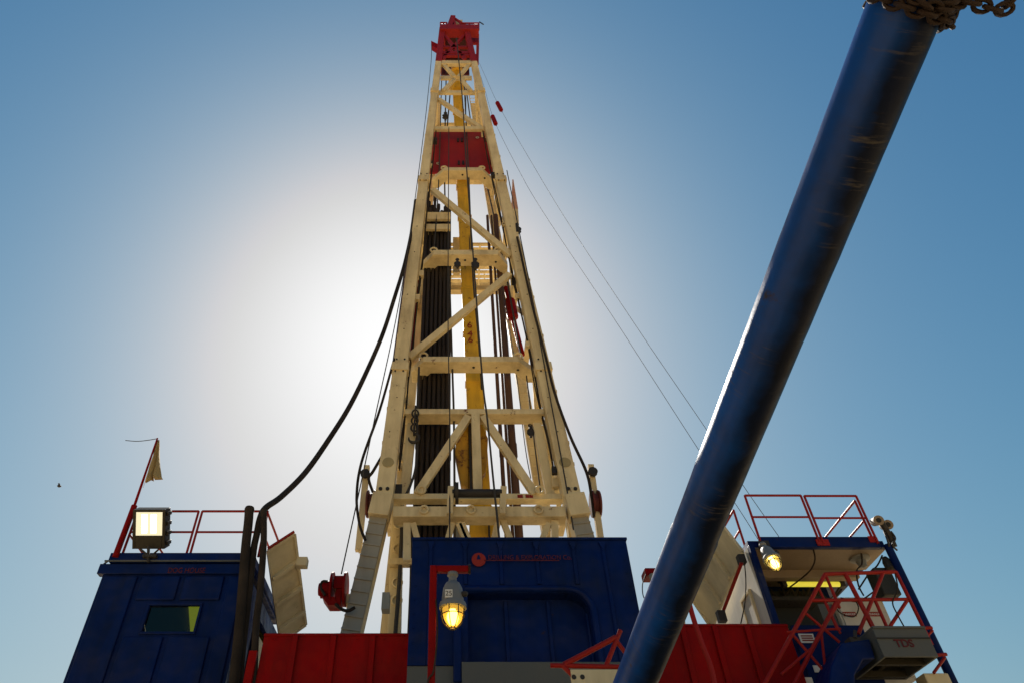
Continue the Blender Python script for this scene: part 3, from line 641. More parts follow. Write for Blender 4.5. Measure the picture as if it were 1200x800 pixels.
m.lathe(P(292, 598, 12.8) + V((0, 0, -.02)), (0, 0, 1), [(0, .10), (.05, .105), (.1, .09)], 12)
tag(m.build('hose', M['rubber'], loc=P(271, 830, 12.8)), 'straight thick black hose standing up in front of the left cabin corner', 'hose')
# pulleys and hooks
def pulley(px, py, Y, s, label):
    o = thing('pulley', P(px, py, Y), label, 'pulley'); q = P(px, py, Y)
    m = MB(); m.lathe(q + V((0, .09 * s, 0)), (0, -1, 0), [(0, .10 * s), (.01, .22 * s), (.06 * s, .17 * s), (.12 * s, .17 * s), (.17 * s, .22 * s), (.18 * s, .1 * s)], 16); m.build('wheel', M['dark'], o)
    m = MB(); m.beam(q + V((0, 0, -.3 * s)), q + V((0, 0, .42 * s)), .15 * s, .25 * s); m.build('block_cheek', M['dark'], o)
    m = MB(); m.ring(q + V((0, 0, .48 * s)), (0, 1, 0), .1 * s, .03 * s); m.build('shackle', M['dark'], o)
pulley(522, 137, 17.7, .8, 'small black pulley high in the mast above the red wind panel')
pulley(536, 310, 16.6, .6, 'left of two dark pulleys on the beam below the racking board')
pulley(557, 311, 16.3, .7, 'right of two dark pulleys on the beam, hung on the front cable')
pulley(606, 270, 16.9, .8, 'dark pulley under the faded pink arm outside the right leg')
pulley(622, 506, 17.3, .55, 'small pulley hanging under the beam inside the right leg')
hk = thing('hook', P(485, 515, 17.0), 'black hook and swivel hanging inside the left mast leg', 'hook')
m = MB(); a = P(487, 478, 17.0); b = P(485, 507, 17.0); L = 7
for i in range(L): m.ring(a.lerp(b, (i + .5) / L), (0, 1, 0) if i % 2 else (1, 0, 0), .10, .03, sx=1.4)
m.build('chain', M['dark'], hk)
m = MB(); q = P(485, 513, 17.0); pts = [q + V((.16 * math.cos(t), 0, .16 * math.sin(t))) for t in [R(90 - i * 28) for i in range(11)]]; m.tube(pts, [.05] * 8 + [.04, .03, .02], 8); m.build('hook_bow', M['dark'], hk)

# red winches
w1 = thing('winch', P(393, 692, 16.7), 'red air winch on a bracket left of the ribbed mast leg cover', 'winch')
def wbox(x0, x1, y0, y1, Y, d):
    a, b = P(x0, y1, Y), P(x1, y0, Y); return (a.x, b.x, Y, Y + d, a.z, b.z)
MB().box(*wbox(390, 405, 673.5, 688, 16.5, .5)).build('drum_guard', M['red'], w1, bevel=.02)
MB().box(*wbox(391.5, 401, 688.5, 707, 16.55, .45)).build('drum', M['red'], w1, bevel=.02)
m = MB(); m.lathe(P(403.5, 690, 16.7), (1, 0, 0), [(0, .42), (.06, .42)], 20); m.build('flange', M['red'], w1)
m = MB(); m.lathe(P(390.5, 690, 16.7), (-1, 0, 0), [(0, .42), (.05, .42), (.051, .2), (.3, .22), (.31, .17), (.36, .15)], 20); m.build('motor', M['red'], w1)
m = MB(); m.prism([P(377, 698, 16.5), P(392, 698, 16.5), P(396, 708, 16.5), P(384, 708, 16.5)], (0, .4, 0)); m.build('base_plate', M['red'], w1, bevel=.01)
m = MB(); m.tube(spline(pp([(384, 681, 16.5), (378, 681, 16.5), (376, 688, 16.5), (381, 697, 16.5)])), .035, 6); m.tube(spline(pp([(393, 707, 16.5), (400, 713, 16.5), (408, 715, 16.5), (416, 711, 16.5)])), .04, 6); m.build('air_hose', M['rubber'], w1)
MB().box(*wbox(404, 416, 695, 706, 16.8, .3)).build('bracket', M['cream'], w1, bevel=.01)
w2 = thing('winch', P(770, 668, 14.5), 'small red winch head half hidden behind the blue pipe', 'winch')
MB().box(*wbox(757, 785, 664.5, 673, 14.5, .4)).build('drum_guard', M['red'], w2, bevel=.02)
m = MB(); m.lathe(P(767, 679, 14.5), (0, 0, 1), [(-.1, .05), (0, .09), (.12, .1)], 10); m.build('spout', M['coverg'], w2)
m = MB(); m.tube(spline(pp([(757, 672, 14.5), (753, 684, 14.5), (754, 698, 14.5), (760, 706, 14.5)])), .012, 5); m.build('cord', M['wire'], w2)
m = MB(); m.beam(P(790, 676, 14.7), P(802, 840, 14.7), .28, .2); m.build('stand', M['cream'], w2)

# ------------------------------------------------------------------ left cabin (doghouse)
YL = 13.2
dh = thing('doghouse_cabin', (P(200, 800, YL).x, YL + 1.5, 5.35), 'dark blue steel cabin on the left with a window and a railed roof', 'cabin')
xl, xr = P(135, 652, YL).x, P(296, 652, YL).x
zt, zb = Ly(650, YL), 5.35
xL0 = P(121, 672, YL).x
m = MB(); z1 = Ly(672, YL)
# front wall with raised vertical panels and a hole for the window
wx0, wx1, wz0, wz1 = P(163, 741, YL).x, P(238, 708, YL).x, Ly(743, YL), Ly(706, YL)
m.box(xL0, wx0, YL, YL + .1, zb, z1); m.box(wx1, xr, YL, YL + .1, zb, z1); m.box(wx0, wx1, YL, YL + .1, zb, wz0); m.box(wx0, wx1, YL, YL + .1, wz1, z1)
m.box(xL0, xL0 + .1, YL + .1, YL + 3.0, zb, z1); m.box(xr - .1, xr, YL + .1, YL + 1.0, zb, z1); m.box(xr - .1, xr, YL + 2.4, YL + 3.0, zb, z1); m.box(xL0, xr, YL + 3.0, YL + 3.1, zb, z1)
m.box(xr - .1, xr, YL + 1.0, YL + 2.4, z1 - .35, z1)
wall = m.build('wall', M['blue'], dh)
# pressed ribs: shallow raised fields between grooves
xs = [xL0 + .02, P(160, 690, YL).x, P(211, 690, YL).x, P(263, 690, YL).x, xr - .02]
m = MB()
for i in range(4):
    a, b = xs[i] + .05, xs[i + 1] - .05
    segs = [(zb, z1 - .06)] if i in (0, 3) else [(zb, wz0 - .05), (wz1 + .05, z1 - .06)]
    for s0, s1 in segs:
        m.hexa([(a, YL - .002, s0), (b, YL - .002, s0), (b, YL + .02, s0), (a, YL + .02, s0), (a, YL - .002, s1), (b, YL - .002, s1), (b, YL + .02, s1), (a, YL + .02, s1)])
        m.v[-8:] = [V((p.x + (.03 if p.x < (a + b) / 2 else -.03) * (1 if abs(p.y - YL + .05) < 1e-3 else 0), p.y - (.045 if p.y < YL else 0), p.z)) for p in m.v[-8:]]
m.build('wall_panel', M['blue'], dh, bevel=.02)
# window
wf = MB()
for a in ((wx0, wx1, wz0, wz0 + .05), (wx0, wx1, wz1 - .05, wz1), (wx0, wx0 + .05, wz0 + .05, wz1 - .05), (wx1 - .05, wx1, wz0 + .05, wz1 - .05)):
    wf.box(a[0], a[1], YL - .035, YL + .06, a[2], a[3])
wfo = wf.build('window', M['blue'], dh, bevel=.01)
MB().box(wx0 + .05, wx1 - .05, YL + .03, YL + .04, wz0 + .05, wz1 - .05).build('pane', M['window'], wfo)
m = MB(); m.box(xL0 + .11, xr - .12, YL + .12, YL + 2.98, z1 - .06, z1 - .03); m.build('inner_ceiling', M['olive'], dh)
m = MB(); m.box(xL0 + .11, xr - .12, YL + 2.9, YL + 2.97, zb, z1 - .06); m.build('inner_wall', M['olive'], dh)
la, lb_ = PZ(229.5, 704, z1 - .12), PZ(231.5, 744, z1 - .12)
m = MB(); m.beam(la, lb_, .30, .05, ref=(0, 0, 1)); m.build('ceiling_lamp', M['winglow'], dh)
m = MB(); m.tube([P(168, 725, YL + .02), P(171, 741, YL + .02)], .008, 6); m.build('reflex_strip', M['coverg'], wfo)
# cornice beam, roof
m = MB(); zc0, zc1 = Ly(660, YL), zt
m.box(xl - .06, xr + .05, YL - .12, YL + 3.15, zc0, zc1); m.build('roof', M['blue'], dh, bevel=.015)
m = MB(); m.box(xl - .22, xr + .02, YL - .07, YL + .1, z1 - .02, zc0 - .03); m.box(xl - .2, xr, YL + .02, YL + 3, zc0 - .04, zc0 + .01); m.build('fascia', M['blue'], dh, bevel=.01)
m = MB(); m.box(xl - .12, xr - .05, YL - .135, YL - .115, zc0 - .012, zc0 + .018); m.build('drip_edge', M['grey'], dh)
text('lettering', 'DOG HOUSE', .155, (P(196, 670, YL - .08).x, YL - .077, Ly(670.5, YL - .08)), M['faded'], dh, width=P(238, 668, YL).x - P(195, 668, YL).x)
# grab loops at the left end
m = MB(); q = P(124, 668, YL); m.tube(spline([q, q + V((-.1, 0, .1)), q + V((-.02, 0, .22))]), .02, 6); m.build('grab_loop', M['grey'], dh)
# side wall slats on the right
m = MB()
for k in range(6): m.box(xr - .3, xr - .24, YL + 1.05 + k * .24, YL + 1.15 + k * .24, zb, z1 - .35)
m.build('side_slats', M['blue'], dh)
m = MB(); m.box(xr - .06, xr - .02, YL + 1.6, YL + 2.1, zb + .4, z1 - .6); m.build('side_door', M['cream'], dh)
# lifted side flap
def flap(A, B, C, D, th, parent, ribs, mat='beige', nm='side_flap'):
    A, B, C, D = map(V, (A, B, C, D)); C = B + D - A; nrm = (B - A).cross(D - A).normalized()
    if nrm.z < 0: nrm = -nrm
    m = MB(); m.prism([A, B, C, D], nrm * th)
    for t in ribs:
        m.beam(A.lerp(D, t) - nrm * .05, B.lerp(C, t) - nrm * .05, .09, .10, ref=nrm)
    for a, b in ((A, D), (B, C), (A, B), (D, C)): m.beam(a, b, .06, .07, ref=nrm)
    return m.build(nm, M[mat], parent, bevel=.006)
A, B = P(314, 645, 13.5), P(345, 625, 13.5)
D, C = P(329, 752, 15.6), P(364, 752, 15.6)
flap(A, B, C, D, .05, dh, (.28, .56, .84))
m = MB(); m.tube([A + V((0, -.05, .03)), B + V((0, -.05, .03))], .028, 6); m.build('flap_rod', M['orange'], dh)
q = P(354, 659, 14.1); m = MB(); m.box(q.x - .12, q.x + .12, q.y - .1, q.y + .1, q.z - .1, q.z + .1); m.build('flap_latch', M['beige'], dh, bevel=.01)
# roof railing
def rail_panel(p0, p1, h, parent, n=2, mids=(0.52,), mat='orange', r=.026, name='railing', lean=0):
    p0, p1 = V(p0), V(p1); m = MB(); up = V((0, 0, 1))
    m.tube([p0, p0 + up * h], r, 8); m.tube([p1, p1 + up * h], r, 8)
    m.tube([p0 + up * h, p1 + up * h], r, 8)
    for t in mids: m.tube([p0 + up * h * t, p1 + up * h * t], r * .9, 8)
    for i in range(1, n - 1): q = p0.lerp(p1, i / (n - 1)); m.tube([q, q + up * h], r, 8)
    return m.build(name, M[mat], parent)
h = Ly(598, YL) - Ly(650, YL)
zr = zt - .01
rail_panel((P(143, 650, YL).x, YL, zr), (P(218, 650, YL).x, YL, zr), h, dh)
rail_panel((P(222.5, 650, YL).x, YL, zr), (P(303, 650, YL).x, YL, zr), h, dh)
rail_panel((xl + .08, YL + .1, zr), (xl + .08, YL + 2.6, zr), h, dh)
rail_panel((xr + .1, YL + .05, zr), (xr + .1, YL + 2.6, zr), h, dh)
# flag
fp = thing('flag_pole', P(135, 650, YL), 'red pole with a ragged khaki flag at the left corner of the roof', 'flag')
p0, p1, p2 = P(135, 652, YL - .14), P(157.5, 592, YL - .14), P(184.5, 513, YL - .14)
m = MB(); m.tube([p0, p1, p1.lerp(p2, .01), p2], [.062, .062, .03, .02], 10); m.build('pole', M['red'], fp)
rows_, cols_ = 10, 9; vs_, fs = [], []
L0, R0, L1, R1 = P(184, 515, YL - .14), P(187.0, 515, YL - .10), P(168, 567, YL - .16), P(187.5, 562, YL - .10)
for i in range(rows_ + 1):
    t = i / rows_
    for j in range(cols_ + 1):
        s_ = j / cols_; q = L0.lerp(L1, t).lerp(R0.lerp(R1, t), s_)
        q.y += .10 * t * math.sin(s_ * 13 + t * 2) ; q.x += .03 * t * math.sin(s_ * 9 + t * 5)
        if i == rows_: q.z += random.uniform(-.06, .14)
        vs_.append(q)
for i in range(rows_):
    for j in range(cols_):
        a = i * (cols_ + 1) + j; fs.append((a, a + 1, a + cols_ + 2, a + cols_ + 1))
m = MB(); m.add(vs_, fs); fo = m.build('flag', M['flag'], fp); sf = fo.modifiers.new('thickness', 'SOLIDIFY'); sf.thickness = .006
m = MB(); m.tube(spline([P(184, 513.5, YL - .14), P(172, 515.5, YL - .14), P(160, 516.5, YL - .14), P(147, 515.5, YL - .14)]), .009, 5); m.build('loose_wire', M['wire'], fp)
# floodlight
fl = thing('floodlight', P(175, 650, YL - .3), 'lit square floodlight on the roof edge of the left cabin', 'floodlight')
Yq = YL - .35; fc = P(174.5, 619.5, Yq)
fn = V((0, -math.cos(R(41)), -math.sin(R(41)))); fx = V((0, 0, 1)).cross(fn).normalized(); fx = -fx if fx.x < 0 else fx; fu = fn.cross(fx); fu = fu if fu.z > 0 else -fu
def fbox(m, x0, x1, u0, u1, n0, n1):
    return m.hexa([fc + fx * x + fu * u + fn * n for n in (n0, n1) for x, u in ((x0, u0), (x1, u0), (x1, u1), (x0, u1))])
m = MB(); hw, hh = .335, .40
fbox(m, -hw, hw, -hh, hh, -.26, -.03)
for q in ((-hw, -hw + .06, -hh, hh), (hw - .06, hw, -hh, hh), (-hw + .06, hw - .06, hh - .05, hh), (-hw + .06, hw - .06, -hh, -hh + .27)): fbox(m, *q, -.03, .012)
for k in range(4): fbox(m, hw, hw + .04, -.34 + k * .2, -.26 + k * .2, -.24, -.05)
m.build('housing', M['olive2'], fl, bevel=.008)
m = MB(); fbox(m, -hw + .06, hw - .06, -hh + .27, hh - .05, -.03, -.012); m.build('lens', M['flood'], fl)
m = MB()
for x in (-.1, .09): fbox(m, x - .055, x + .055, -.08, .30, -.011, -.006)
m.build('bulb', M['floodhot'], fl)
m = MB(); ql = P(165, 643, Yq + .15); qr = P(186, 643, Yq + .15); qm = P(176, 652, Yq + .2)
m.tube([ql, qm], .02, 6); m.tube([qr, qm], .02, 6); m.tube([P(174, 640, Yq + .15), qm + V((0, 0, -.12))], .03, 6); m.box(qm.x - .14, qm.x + .14, qm.y - .06, qm.y + .15, qm.z - .02, qm.z + .03); m.build('bracket', M['dark'], fl)

# ------------------------------------------------------------------ red walls
YW = 12.7
def redwall(x0, x1, row, lab, seams):
    a, b = P(x0, row, YW), P(x1, row, YW)
    o = thing('red_wall', ((a.x + b.x) / 2, YW, 4.6), lab, 'wall')
    m = MB(); m.box(a.x, b.x, YW, YW + .12, 4.6, a.z); m.build('panel', M['red'], o, bevel=.012)
    m = MB()
    for s_ in seams: q = P(s_, row + 10, YW).x; m.box(q - .05, q + .05, YW - .055, YW + .004, 4.6, a.z - .06)
    m.box(a.x, b.x, YW - .03, YW + .004, a.z - .06, a.z - .02); m.build('rib', M['red'], o, bevel=.01)
    m = MB()
    for k in range(int((b.x - a.x) / .5)): m.lathe((a.x + .2 + k * .5, YW - .03, a.z - .12), (0, -1, 0), [(0, .014), (.014, .014)], 6)
    m.build('bolt_row', M['red'], o)
    return o
redwall(310, 482, 741, 'red steel wall between the left cabin and the blue wind wall', (346, 391, 437))
redwall(742, 922, 730, 'red steel wall on the right behind the blue pipe', (800, 838, 876))
a = P(297, 762, 12.62); m = MB(); m.box(a.x - .07, a.x + .07, 12.6, 12.68, 4.6, a.z)
tag(m.build('red_post', M['red'], loc=(a.x, 12.64, 4.6)), 'narrow red post beside the hoses at the left end of the red wall', 'post')

# ------------------------------------------------------------------ central blue wind wall
YB = 12.35
ww = thing('wind_wall', (P(610, 700, YB).x, YB, 4.6), 'large dark blue wind wall in the middle with a recessed bay and small red logo', 'wind wall')
xa, xb = P(483.5, 633, YB).x, P(733.5, 633, YB).x
zt, zb = Ly(632.5, YB), Ly(779, YB)
ox0, ox1 = P(549, 776, YB).x, P(700, 776, YB).x
oz = Ly(694, YB); rad = .38
# outline: frame with an opening from below, rounded upper corners
poly = [(xa, zb), (xa, zt), (xb, zt), (xb, zb), (ox1, zb)]
for k in range(9):
    t = R(90) * k / 8; poly.append((ox1 - rad + rad * math.cos(t), oz - rad + rad * math.sin(t)))
for k in range(5):
    t = R(90) * k / 4; poly.append((ox0 + .12 - .12 * math.sin(t), oz - .12 + .12 * math.cos(t)))
poly.append((ox0, zb))
m = MB(); n_ = len(poly)
# triangulated via strips: left jamb, head, right jamb
m.box(xa, ox0, YB, YB + .5, zb, zt); m.box(ox0, ox1, YB, YB + .5, oz, zt); m.box(ox1, xb, YB, YB + .5, zb, zt)
fil = [(ox1, oz)] + [(ox1 - rad + rad * math.cos(R(90) * k / 8), oz - rad + rad * math.sin(R(90) * k / 8)) for k in range(9)]
m.prism([(x, YB + .001, z) for x, z in fil], (0, .44, 0))
m.build('frame', M['blue'], ww, bevel=.0)
m = MB(); m.box(ox0 - .02, ox1 + .02, YB + .32, YB + .36, zb - .05, oz + .05); m.build('bay_panel', M['blue'], ww)
m = MB(); m.tube([(ox0 - .05, YB - .01, oz + .07)] + [(ox1 - rad + .02, YB - .01, oz + .07)] + [(ox1 - rad + (rad + .07) * math.sin(R(90) * k / 8), YB - .01, oz - rad + (rad + .07) * math.cos(R(90) * k / 8)) for k in range(1, 9)] + [(ox1 + .07, YB - .01, zb)], .065, 10); m.build('bay_rim', M['blue'], ww)
for px in (594, 645):
    q = P(px, 740, YB + .32).x; m = MB(); m.box(q - .035, q + .035, YB + .275, YB + .322, zb, oz - .05); m.build('seam_rib', M['blue'], ww, bevel=.008)
m = MB(); q = P(690, 740, YB + .3).x; m.tube([(q, YB + .22, zb), (q, YB + .22, oz - .3)], .04, 8); m.build('drain_pipe', M['blue'], ww)
for px in (505, 545, 586, 628, 671, 706):        # stiffener ribs with little gusset heads
    q = P(px, 640, YB).x; m = MB(); zlo = oz + .16 if 540 < px < 690 else zb
    m.hexa([(q - .028, YB - .035, zlo), (q + .028, YB - .035, zlo), (q + .05, YB + .003, zlo), (q - .05, YB + .003, zlo), (q - .028, YB - .035, zt - .08), (q + .028, YB - .035, zt - .08), (q + .05, YB + .003, zt - .05), (q - .05, YB + .003, zt - .05)])
    m.hexa([(q - .015, YB - .05, zt - .22), (q + .015, YB - .05, zt - .22), (q + .015, YB, zt - .22), (q - .015, YB, zt - .22), (q - .07, YB - .05, zt - .05), (q + .07, YB - .05, zt - .05), (q + .07, YB, zt - .05), (q - .07, YB, zt - .05)])
    m.build('stiffener', M['blue'], ww)
MB().box(xa - .02, xb + .02, YB - .04, YB + .55, zt, zt + .05).build('top_edge', M['blue'], ww, bevel=.01)
m = MB()
for k in range(22):
    x = lerp(xa + .12, xb - .12, k / 21); m.lathe((x, YB - .042, zt + .025), (0, -1, 0), [(0, .014), (.012, .014)], 6)
for k in range(9):
    for x in (xa + .09, xb - .09): m.lathe((x, YB - .002, lerp(zb + .12, zt - .15, k / 8)), (0, -1, 0), [(0, .016), (.012, .016)], 6)
m.build('bolt_row', M['blue'], ww)
m = MB(); m.box(xa, xb, YB + .02, YB + .45, zb - .9, zb); m.build('sill_beam', M['grey'], ww, bevel=.012)
m = MB(); q = P(541, 777, YB - .1); m.box(q.x, P(745, 777, YB - .1).x, YB - .12, YB + .01, zb - .8, Ly(775, YB - .1)); m.build('sill_plate', M['grey'], ww, bevel=.012)
m = MB(); q0 = P(537, 735, YB - .06); m.box(q0.x - .09, q0.x + .06, YB - .1, YB - .004, zb - .3, q0.z); m.build('downpipe', M['blue'], ww, bevel=.03)
# logo: a disc with a small derrick and the line of lettering
q = P(561, 655, YB - .06); lg = MB(); lg.lathe((q.x, YB - .05, q.z), (0, -1, 0), [(0, .135), (.012, .135)], 28); lo = lg.build('logo_disc', M['logo'], ww)
m = MB(); m.prism([(q.x - .012, YB - .064, q.z + .09), (q.x + .012, YB - .064, q.z + .09), (q.x + .04, YB - .064, q.z - .0), (q.x - .04, YB - .064, q.z - .0)], (0, -.004, 0)); m.build('logo_derrick', M['blue'], lo)
m = MB(); tx0, tx1 = P(570, 656, YB).x, P(667, 656, YB).x
m.box(tx0 - .05, tx1 - .2, YB - .062, YB - .056, Ly(658.2, YB), Ly(657.2, YB)); m.build('underline', M['faded'], ww)
text('lettering', 'DRILLING & EXPLORATION Co.', .13, (tx0 + .03, YB - .06, Ly(656.6, YB)), M['faded'], ww, width=tx1 - tx0)

# ------------------------------------------------------------------ caged lamp on a red post
lp = thing('lamp_post', (P(508, 700, 6).x, 6, 0), 'red bent post carrying the amber lamp in front of the blue wind wall', 'post')
a = P(508, 666.5, 6); b = P(549, 667.5, 6); m = MB()
m.box(a.x - .032, a.x + .032, 5.97, 6.03, 0, a.z + .03); m.box(a.x + .032, b.x, 5.972, 6.028, a.z - .032, a.z + .028); m.build('post', M['red'], lp, bevel=.006)
m = MB(); m.ring((b.x + .01, 6, a.z), (1, 0, 0), .035, .012); m.build('arm_eye', M['rust'], lp)
m = MB(); m.tube(spline([(a.x + .03, 5.96, a.z - .3), (a.x + .045, 5.95, a.z - .6), (a.x + .02, 5.95, a.z - .9), (a.x - .035, 5.96, a.z - 1.1), (a.x + .0, 5.955, a.z - 2.2)]), .008, 6); m.build('lamp_wire', M['rubber'], lp)
def cage_lamp(pos, axis, s, lab, glass, mats=M):
    o = thing('caged_lamp', pos, lab, 'lamp', 'caged lamps'); p, ax = V(pos), V(axis).normalized()
    m = MB(); m.lathe(p, ax, [(0, .055 * s), (.03 * s, .06 * s), (.05 * s, .04 * s), (.10 * s, .045 * s), (.12 * s, .075 * s), (.17 * s, .10 * s), (.27 * s, .112 * s), (.33 * s, .118 * s)], 26)
    m.lathe(p + ax * .33 * s, ax, [(0, .135 * s), (.02 * s, .142 * s), (.055 * s, .142 * s), (.06 * s, .12 * s)], 26)
    m.build('body', M['lampg'], o)
    m = MB(); m.lathe(p + ax * .39 * s, ax, [(0, .105 * s), (.05 * s, .105 * s), (.11 * s, .092 * s), (.16 * s, .066 * s), (.185 * s, .03 * s), (.19 * s, .001)], 24); m.build('globe', M[glass], o)
    m = MB(); m.lathe(p + ax * .40 * s, ax, [(0, .018 * s), (.04 * s, .036 * s), (.08 * s, .042 * s), (.12 * s, .032 * s), (.14 * s, .008 * s)], 14); m.build('bulb', M['bulb'], o)
    ref = V((0, 0, 1)) if abs(ax.z) < .9 else V((1, 0, 0)); u = ax.cross(ref).normalized(); w = ax.cross(u)
    m = MB()
    for k in range(8):
        e = u * math.cos(k * math.pi / 4 + .3) + w * math.sin(k * math.pi / 4 + .3)
        m.tube(spline([p + ax * (.39 * s) + e * .125 * s, p + ax * (.46 * s) + e * .12 * s, p + ax * (.53 * s) + e * .095 * s, p + ax * (.59 * s) + e * .035 * s], 4), .0055 * s, 5)
    m.ring(p + ax * (.46 * s), ax, .121 * s, .0055 * s, 24, 5); m.ring(p + ax * (.588 * s), ax, .036 * s, .0065 * s, 12, 5); m.build('cage', M['dark'], o)
    m = MB(); gd = u * .35 - w * .94; m.lathe(p + ax * .25 * s + gd * .105 * s, gd, [(0, .03 * s), (.04 * s, .03 * s), (.06 * s, .018 * s)], 10); m.build('cable_gland', M['dark'], o)
    return o
q = P(530.5, 668, 6); top = V((q.x, 6, a.z - .035))
l1 = cage_lamp(top, (0.0, 0, -1), .86, 'large grey caged lamp with a glowing amber globe numbered 25', 'amber')
m = MB(); tz = top.z - .235; tx = top.x - .035; th = math.asin(.035 / .1)
m.box(tx - .033, tx + .033, 6 - .100, 6 - .080, tz - .036, tz + .036); m.build('tag', M['label'], l1)
text('tag_number', '25', .062, (tx, 6 - .1015, tz - .021), M['black'], l1, align='CENTER', depth=.0012)

# ------------------------------------------------------------------ right cabin
YC = 13.0
cc = thing('control_cabin', (7.5, YC + 1.5, 5.35), 'blue framed cabin on the right with an open porch and a railed roof', 'cabin')
x0 = P(879, 638, YC).x; x1 = P(1041, 638, YC).x
zf1, zf0 = Ly(628, YC), Ly(640.5, YC)
MB().box(x0 + .25, x1 - .15, YC, YC + .12, zf0, zf1).build('fascia', M['blue'], cc, bevel=.015)
MB().box(x1 - .15, x1 + .02, YC, YC + .1, zf0 - .0, zf0 + .06).build('fascia', M['blue'], cc, bevel=.01)
MB().box(x0 + .02, x1, YC + .12, YC + 3.2, zf0 + .06, zf0 + .2).build('roof', M['blue'], cc)
MB().box(x0 + .06, x1 - .02, YC + .12, YC + 1.05, zf0 + .01, zf0 + .055).build('ceiling', M['ceil'], cc)
MB().box(x0 + .06, x1 - .2, YC + 1.05, YC + 1.25, zf0 - .16, zf0 + .05).build('ceiling_beam', M['ceil'], cc, bevel=.02)
MB().box(x0 + .06, x1 - .3, YC + 1.25, YC + 1.9, zf0 + .02, zf0 + .055).build('ceiling', M['ceil'], cc)
MB().box(x0 + .05, x1 - .55, YC + 1.9, YC + 2.0, 5.35, zf0 + .04).build('back_wall', M['blue'], cc)
MB().box(x0 + .05, x1 - .7, YC + 1.86, YC + 1.895, zf0 - .95, zf0 - .1).build('back_panel', M['inside'], cc)
# posts
m = MB(); m.box(x0 - .04, x0 + .07, YC - .03, YC + .1, 5.35, zf0 + .04); m.build('corner_post', M['blue'], cc, bevel=.01)
m = MB(); pb = P(1126, 800, YC); m.tube([(x1 - .02, YC, zf0 + .05), (x1 + .0, YC, 0)], .075, 14); m.build('corner_post', M['blue'], cc)
# white side wall with a door
m = MB(); m.box(x0 - .02, x0 + .05, YC + .1, YC + 3.0, 5.35, zf0 + .05); sw = m.build('side_wall', M['white'], cc)
m = MB(); ya, yb = YC + .55, YC + 1.15
for a_ in ((ya, ya + .06, 5.6, 7.75), (yb - .06, yb, 5.6, 7.75), (ya + .06, yb - .06, 7.69, 7.75)): m.box(x0 - .07, x0 - .018, a_[0], a_[1], a_[2], a_[3])
dr = m.build('door_frame', M['cream'], cc, bevel=.005)
MB().box(x0 - .045, x0 - .022, ya + .06, yb - .06, 5.6, 7.69).build('door', M['white'], dr)
m = MB(); m.tube(spline(pp([(872, 655, 13.05), (874, 680, 13.1), (873, 705, 13.2), (868, 730, 13.3)])), .012, 5); m.build('wall_cable', M['rubber'], cc)
# flap
A, D = P(870, 646, 13.3), P(834, 735, 15.4); B = P(833, 598, 13.3); C = P(798, 688, 15.4)
flap(A, B, C, D, .05, cc, (.33, .66), 'beige')
m = MB(); m.tube([P(869, 659, 13.15), P(848, 714, 14.2)], .035, 8); m.build('flap_prop', M['orange'], cc)
q = P(869, 654, 13.2); MB().box(q.x - .07, q.x + .07, q.y - .05, q.y + .1, q.z - .1, q.z + .08).build('hinge', M['dark'], cc)
q = P(846, 722, 14.2); MB().box(q.x - .08, q.x + .08, q.y - .05, q.y + .1, q.z - .1, q.z + .12).build('hinge', M['dark'], cc)
# roof railing panels
def rp(xa_, xb_, rtop, rbot, Y): 
    a_, b_ = P(xa_, rbot, Y), P(xb_, rbot, Y); hh = Ly(rtop, Y) - Ly(rbot, Y); rail_panel(a_, (b_.x, b_.y, a_.z), hh, cc)
rp(891, 960, 580, 634, YC - .02); rp(965, 1029, 580.5, 636, YC - .02)
MB().box(P(960, 640, YC).x - .03, P(966, 640, YC).x + .12, YC - .03, YC - .004, Ly(639, YC), Ly(632, YC)).build('rail_bracket', M['orange'], cc)
MB().box(P(1018, 632, YC).x, P(1026, 632, YC).x, YC - .02, YC - .004, Ly(635, YC), Ly(628, YC)).build('rail_bracket', M['orange'], cc)
rail_panel((x1 - .2, YC + .1, zf1 - .1), (x1 - .2, YC + 2.4, zf1 - .1), 1.0, cc)
rail_panel((x0 + .12, YC + .5, zf1 - .1), (x0 + .12, YC + 2.6, zf1 - .1), 1.0, cc)
# ceiling fixture lump, cables
m = MB(); q = P(1008, 655, YC + .5)
m.lathe((q.x, YC + .5, zf0 + .02), (0, 0, -1), [(0, .2), (.05, .2), (.08, .1), (.2, .08), (.22, .02)], 14); m.build('ceiling_fitting', M['lampg'], cc)
for i, pts in enumerate(([(953, 642, YC + .1), (955, 655, YC + .3), (950, 667, YC + .5), (938, 678, YC + .9), (922, 690, YC + 1.5)], [(1009, 645, YC + .3), (1010, 660, YC + .3), (1004, 668, YC + .3), (1006, 685, YC + .3), (1012, 697, YC + .6)], [(1034, 650, YC + .2), (1028, 662, YC + .3), (1018, 672, YC + .5), (1006, 690, YC + .8)], [(1040, 680, YC + .3), (1022, 694, YC + .3), (1005, 704, YC + .3), (985, 700, YC + .4)])):
    m = MB(); m.tube(spline(pp(pts)), .016, 6); m.build('hanging_cable', M['rubber'], cc)
rnd = random.Random(3)
for i in range(9):        # loops of cable bunched above the back wall
    x_s = 905 + i * 7 + rnd.uniform(-3, 3); w = rnd.uniform(14, 30); dp = rnd.uniform(6, 16); Yk = YC + 1.5 + rnd.uniform(0, .25)
    m = MB(); m.tube(spline(pp([(x_s, 690, Yk), (x_s + w * .3, 690 + dp, Yk), (x_s + w * .7, 690 + dp * .8, Yk), (x_s + w, 688, Yk)])), .022, 6); m.build('cable_loop', M['rubber'], cc)
m = MB(); m.box(x0 + .2, x1 - .9, YC + 1.4, YC + 1.8, zf0 - .5, zf0 - .46)
for k in range(8): m.box(x0 + .2, x1 - .9, YC + 1.40 + k * .05, YC + 1.41 + k * .05, zf0 - .459, zf0 - .42)
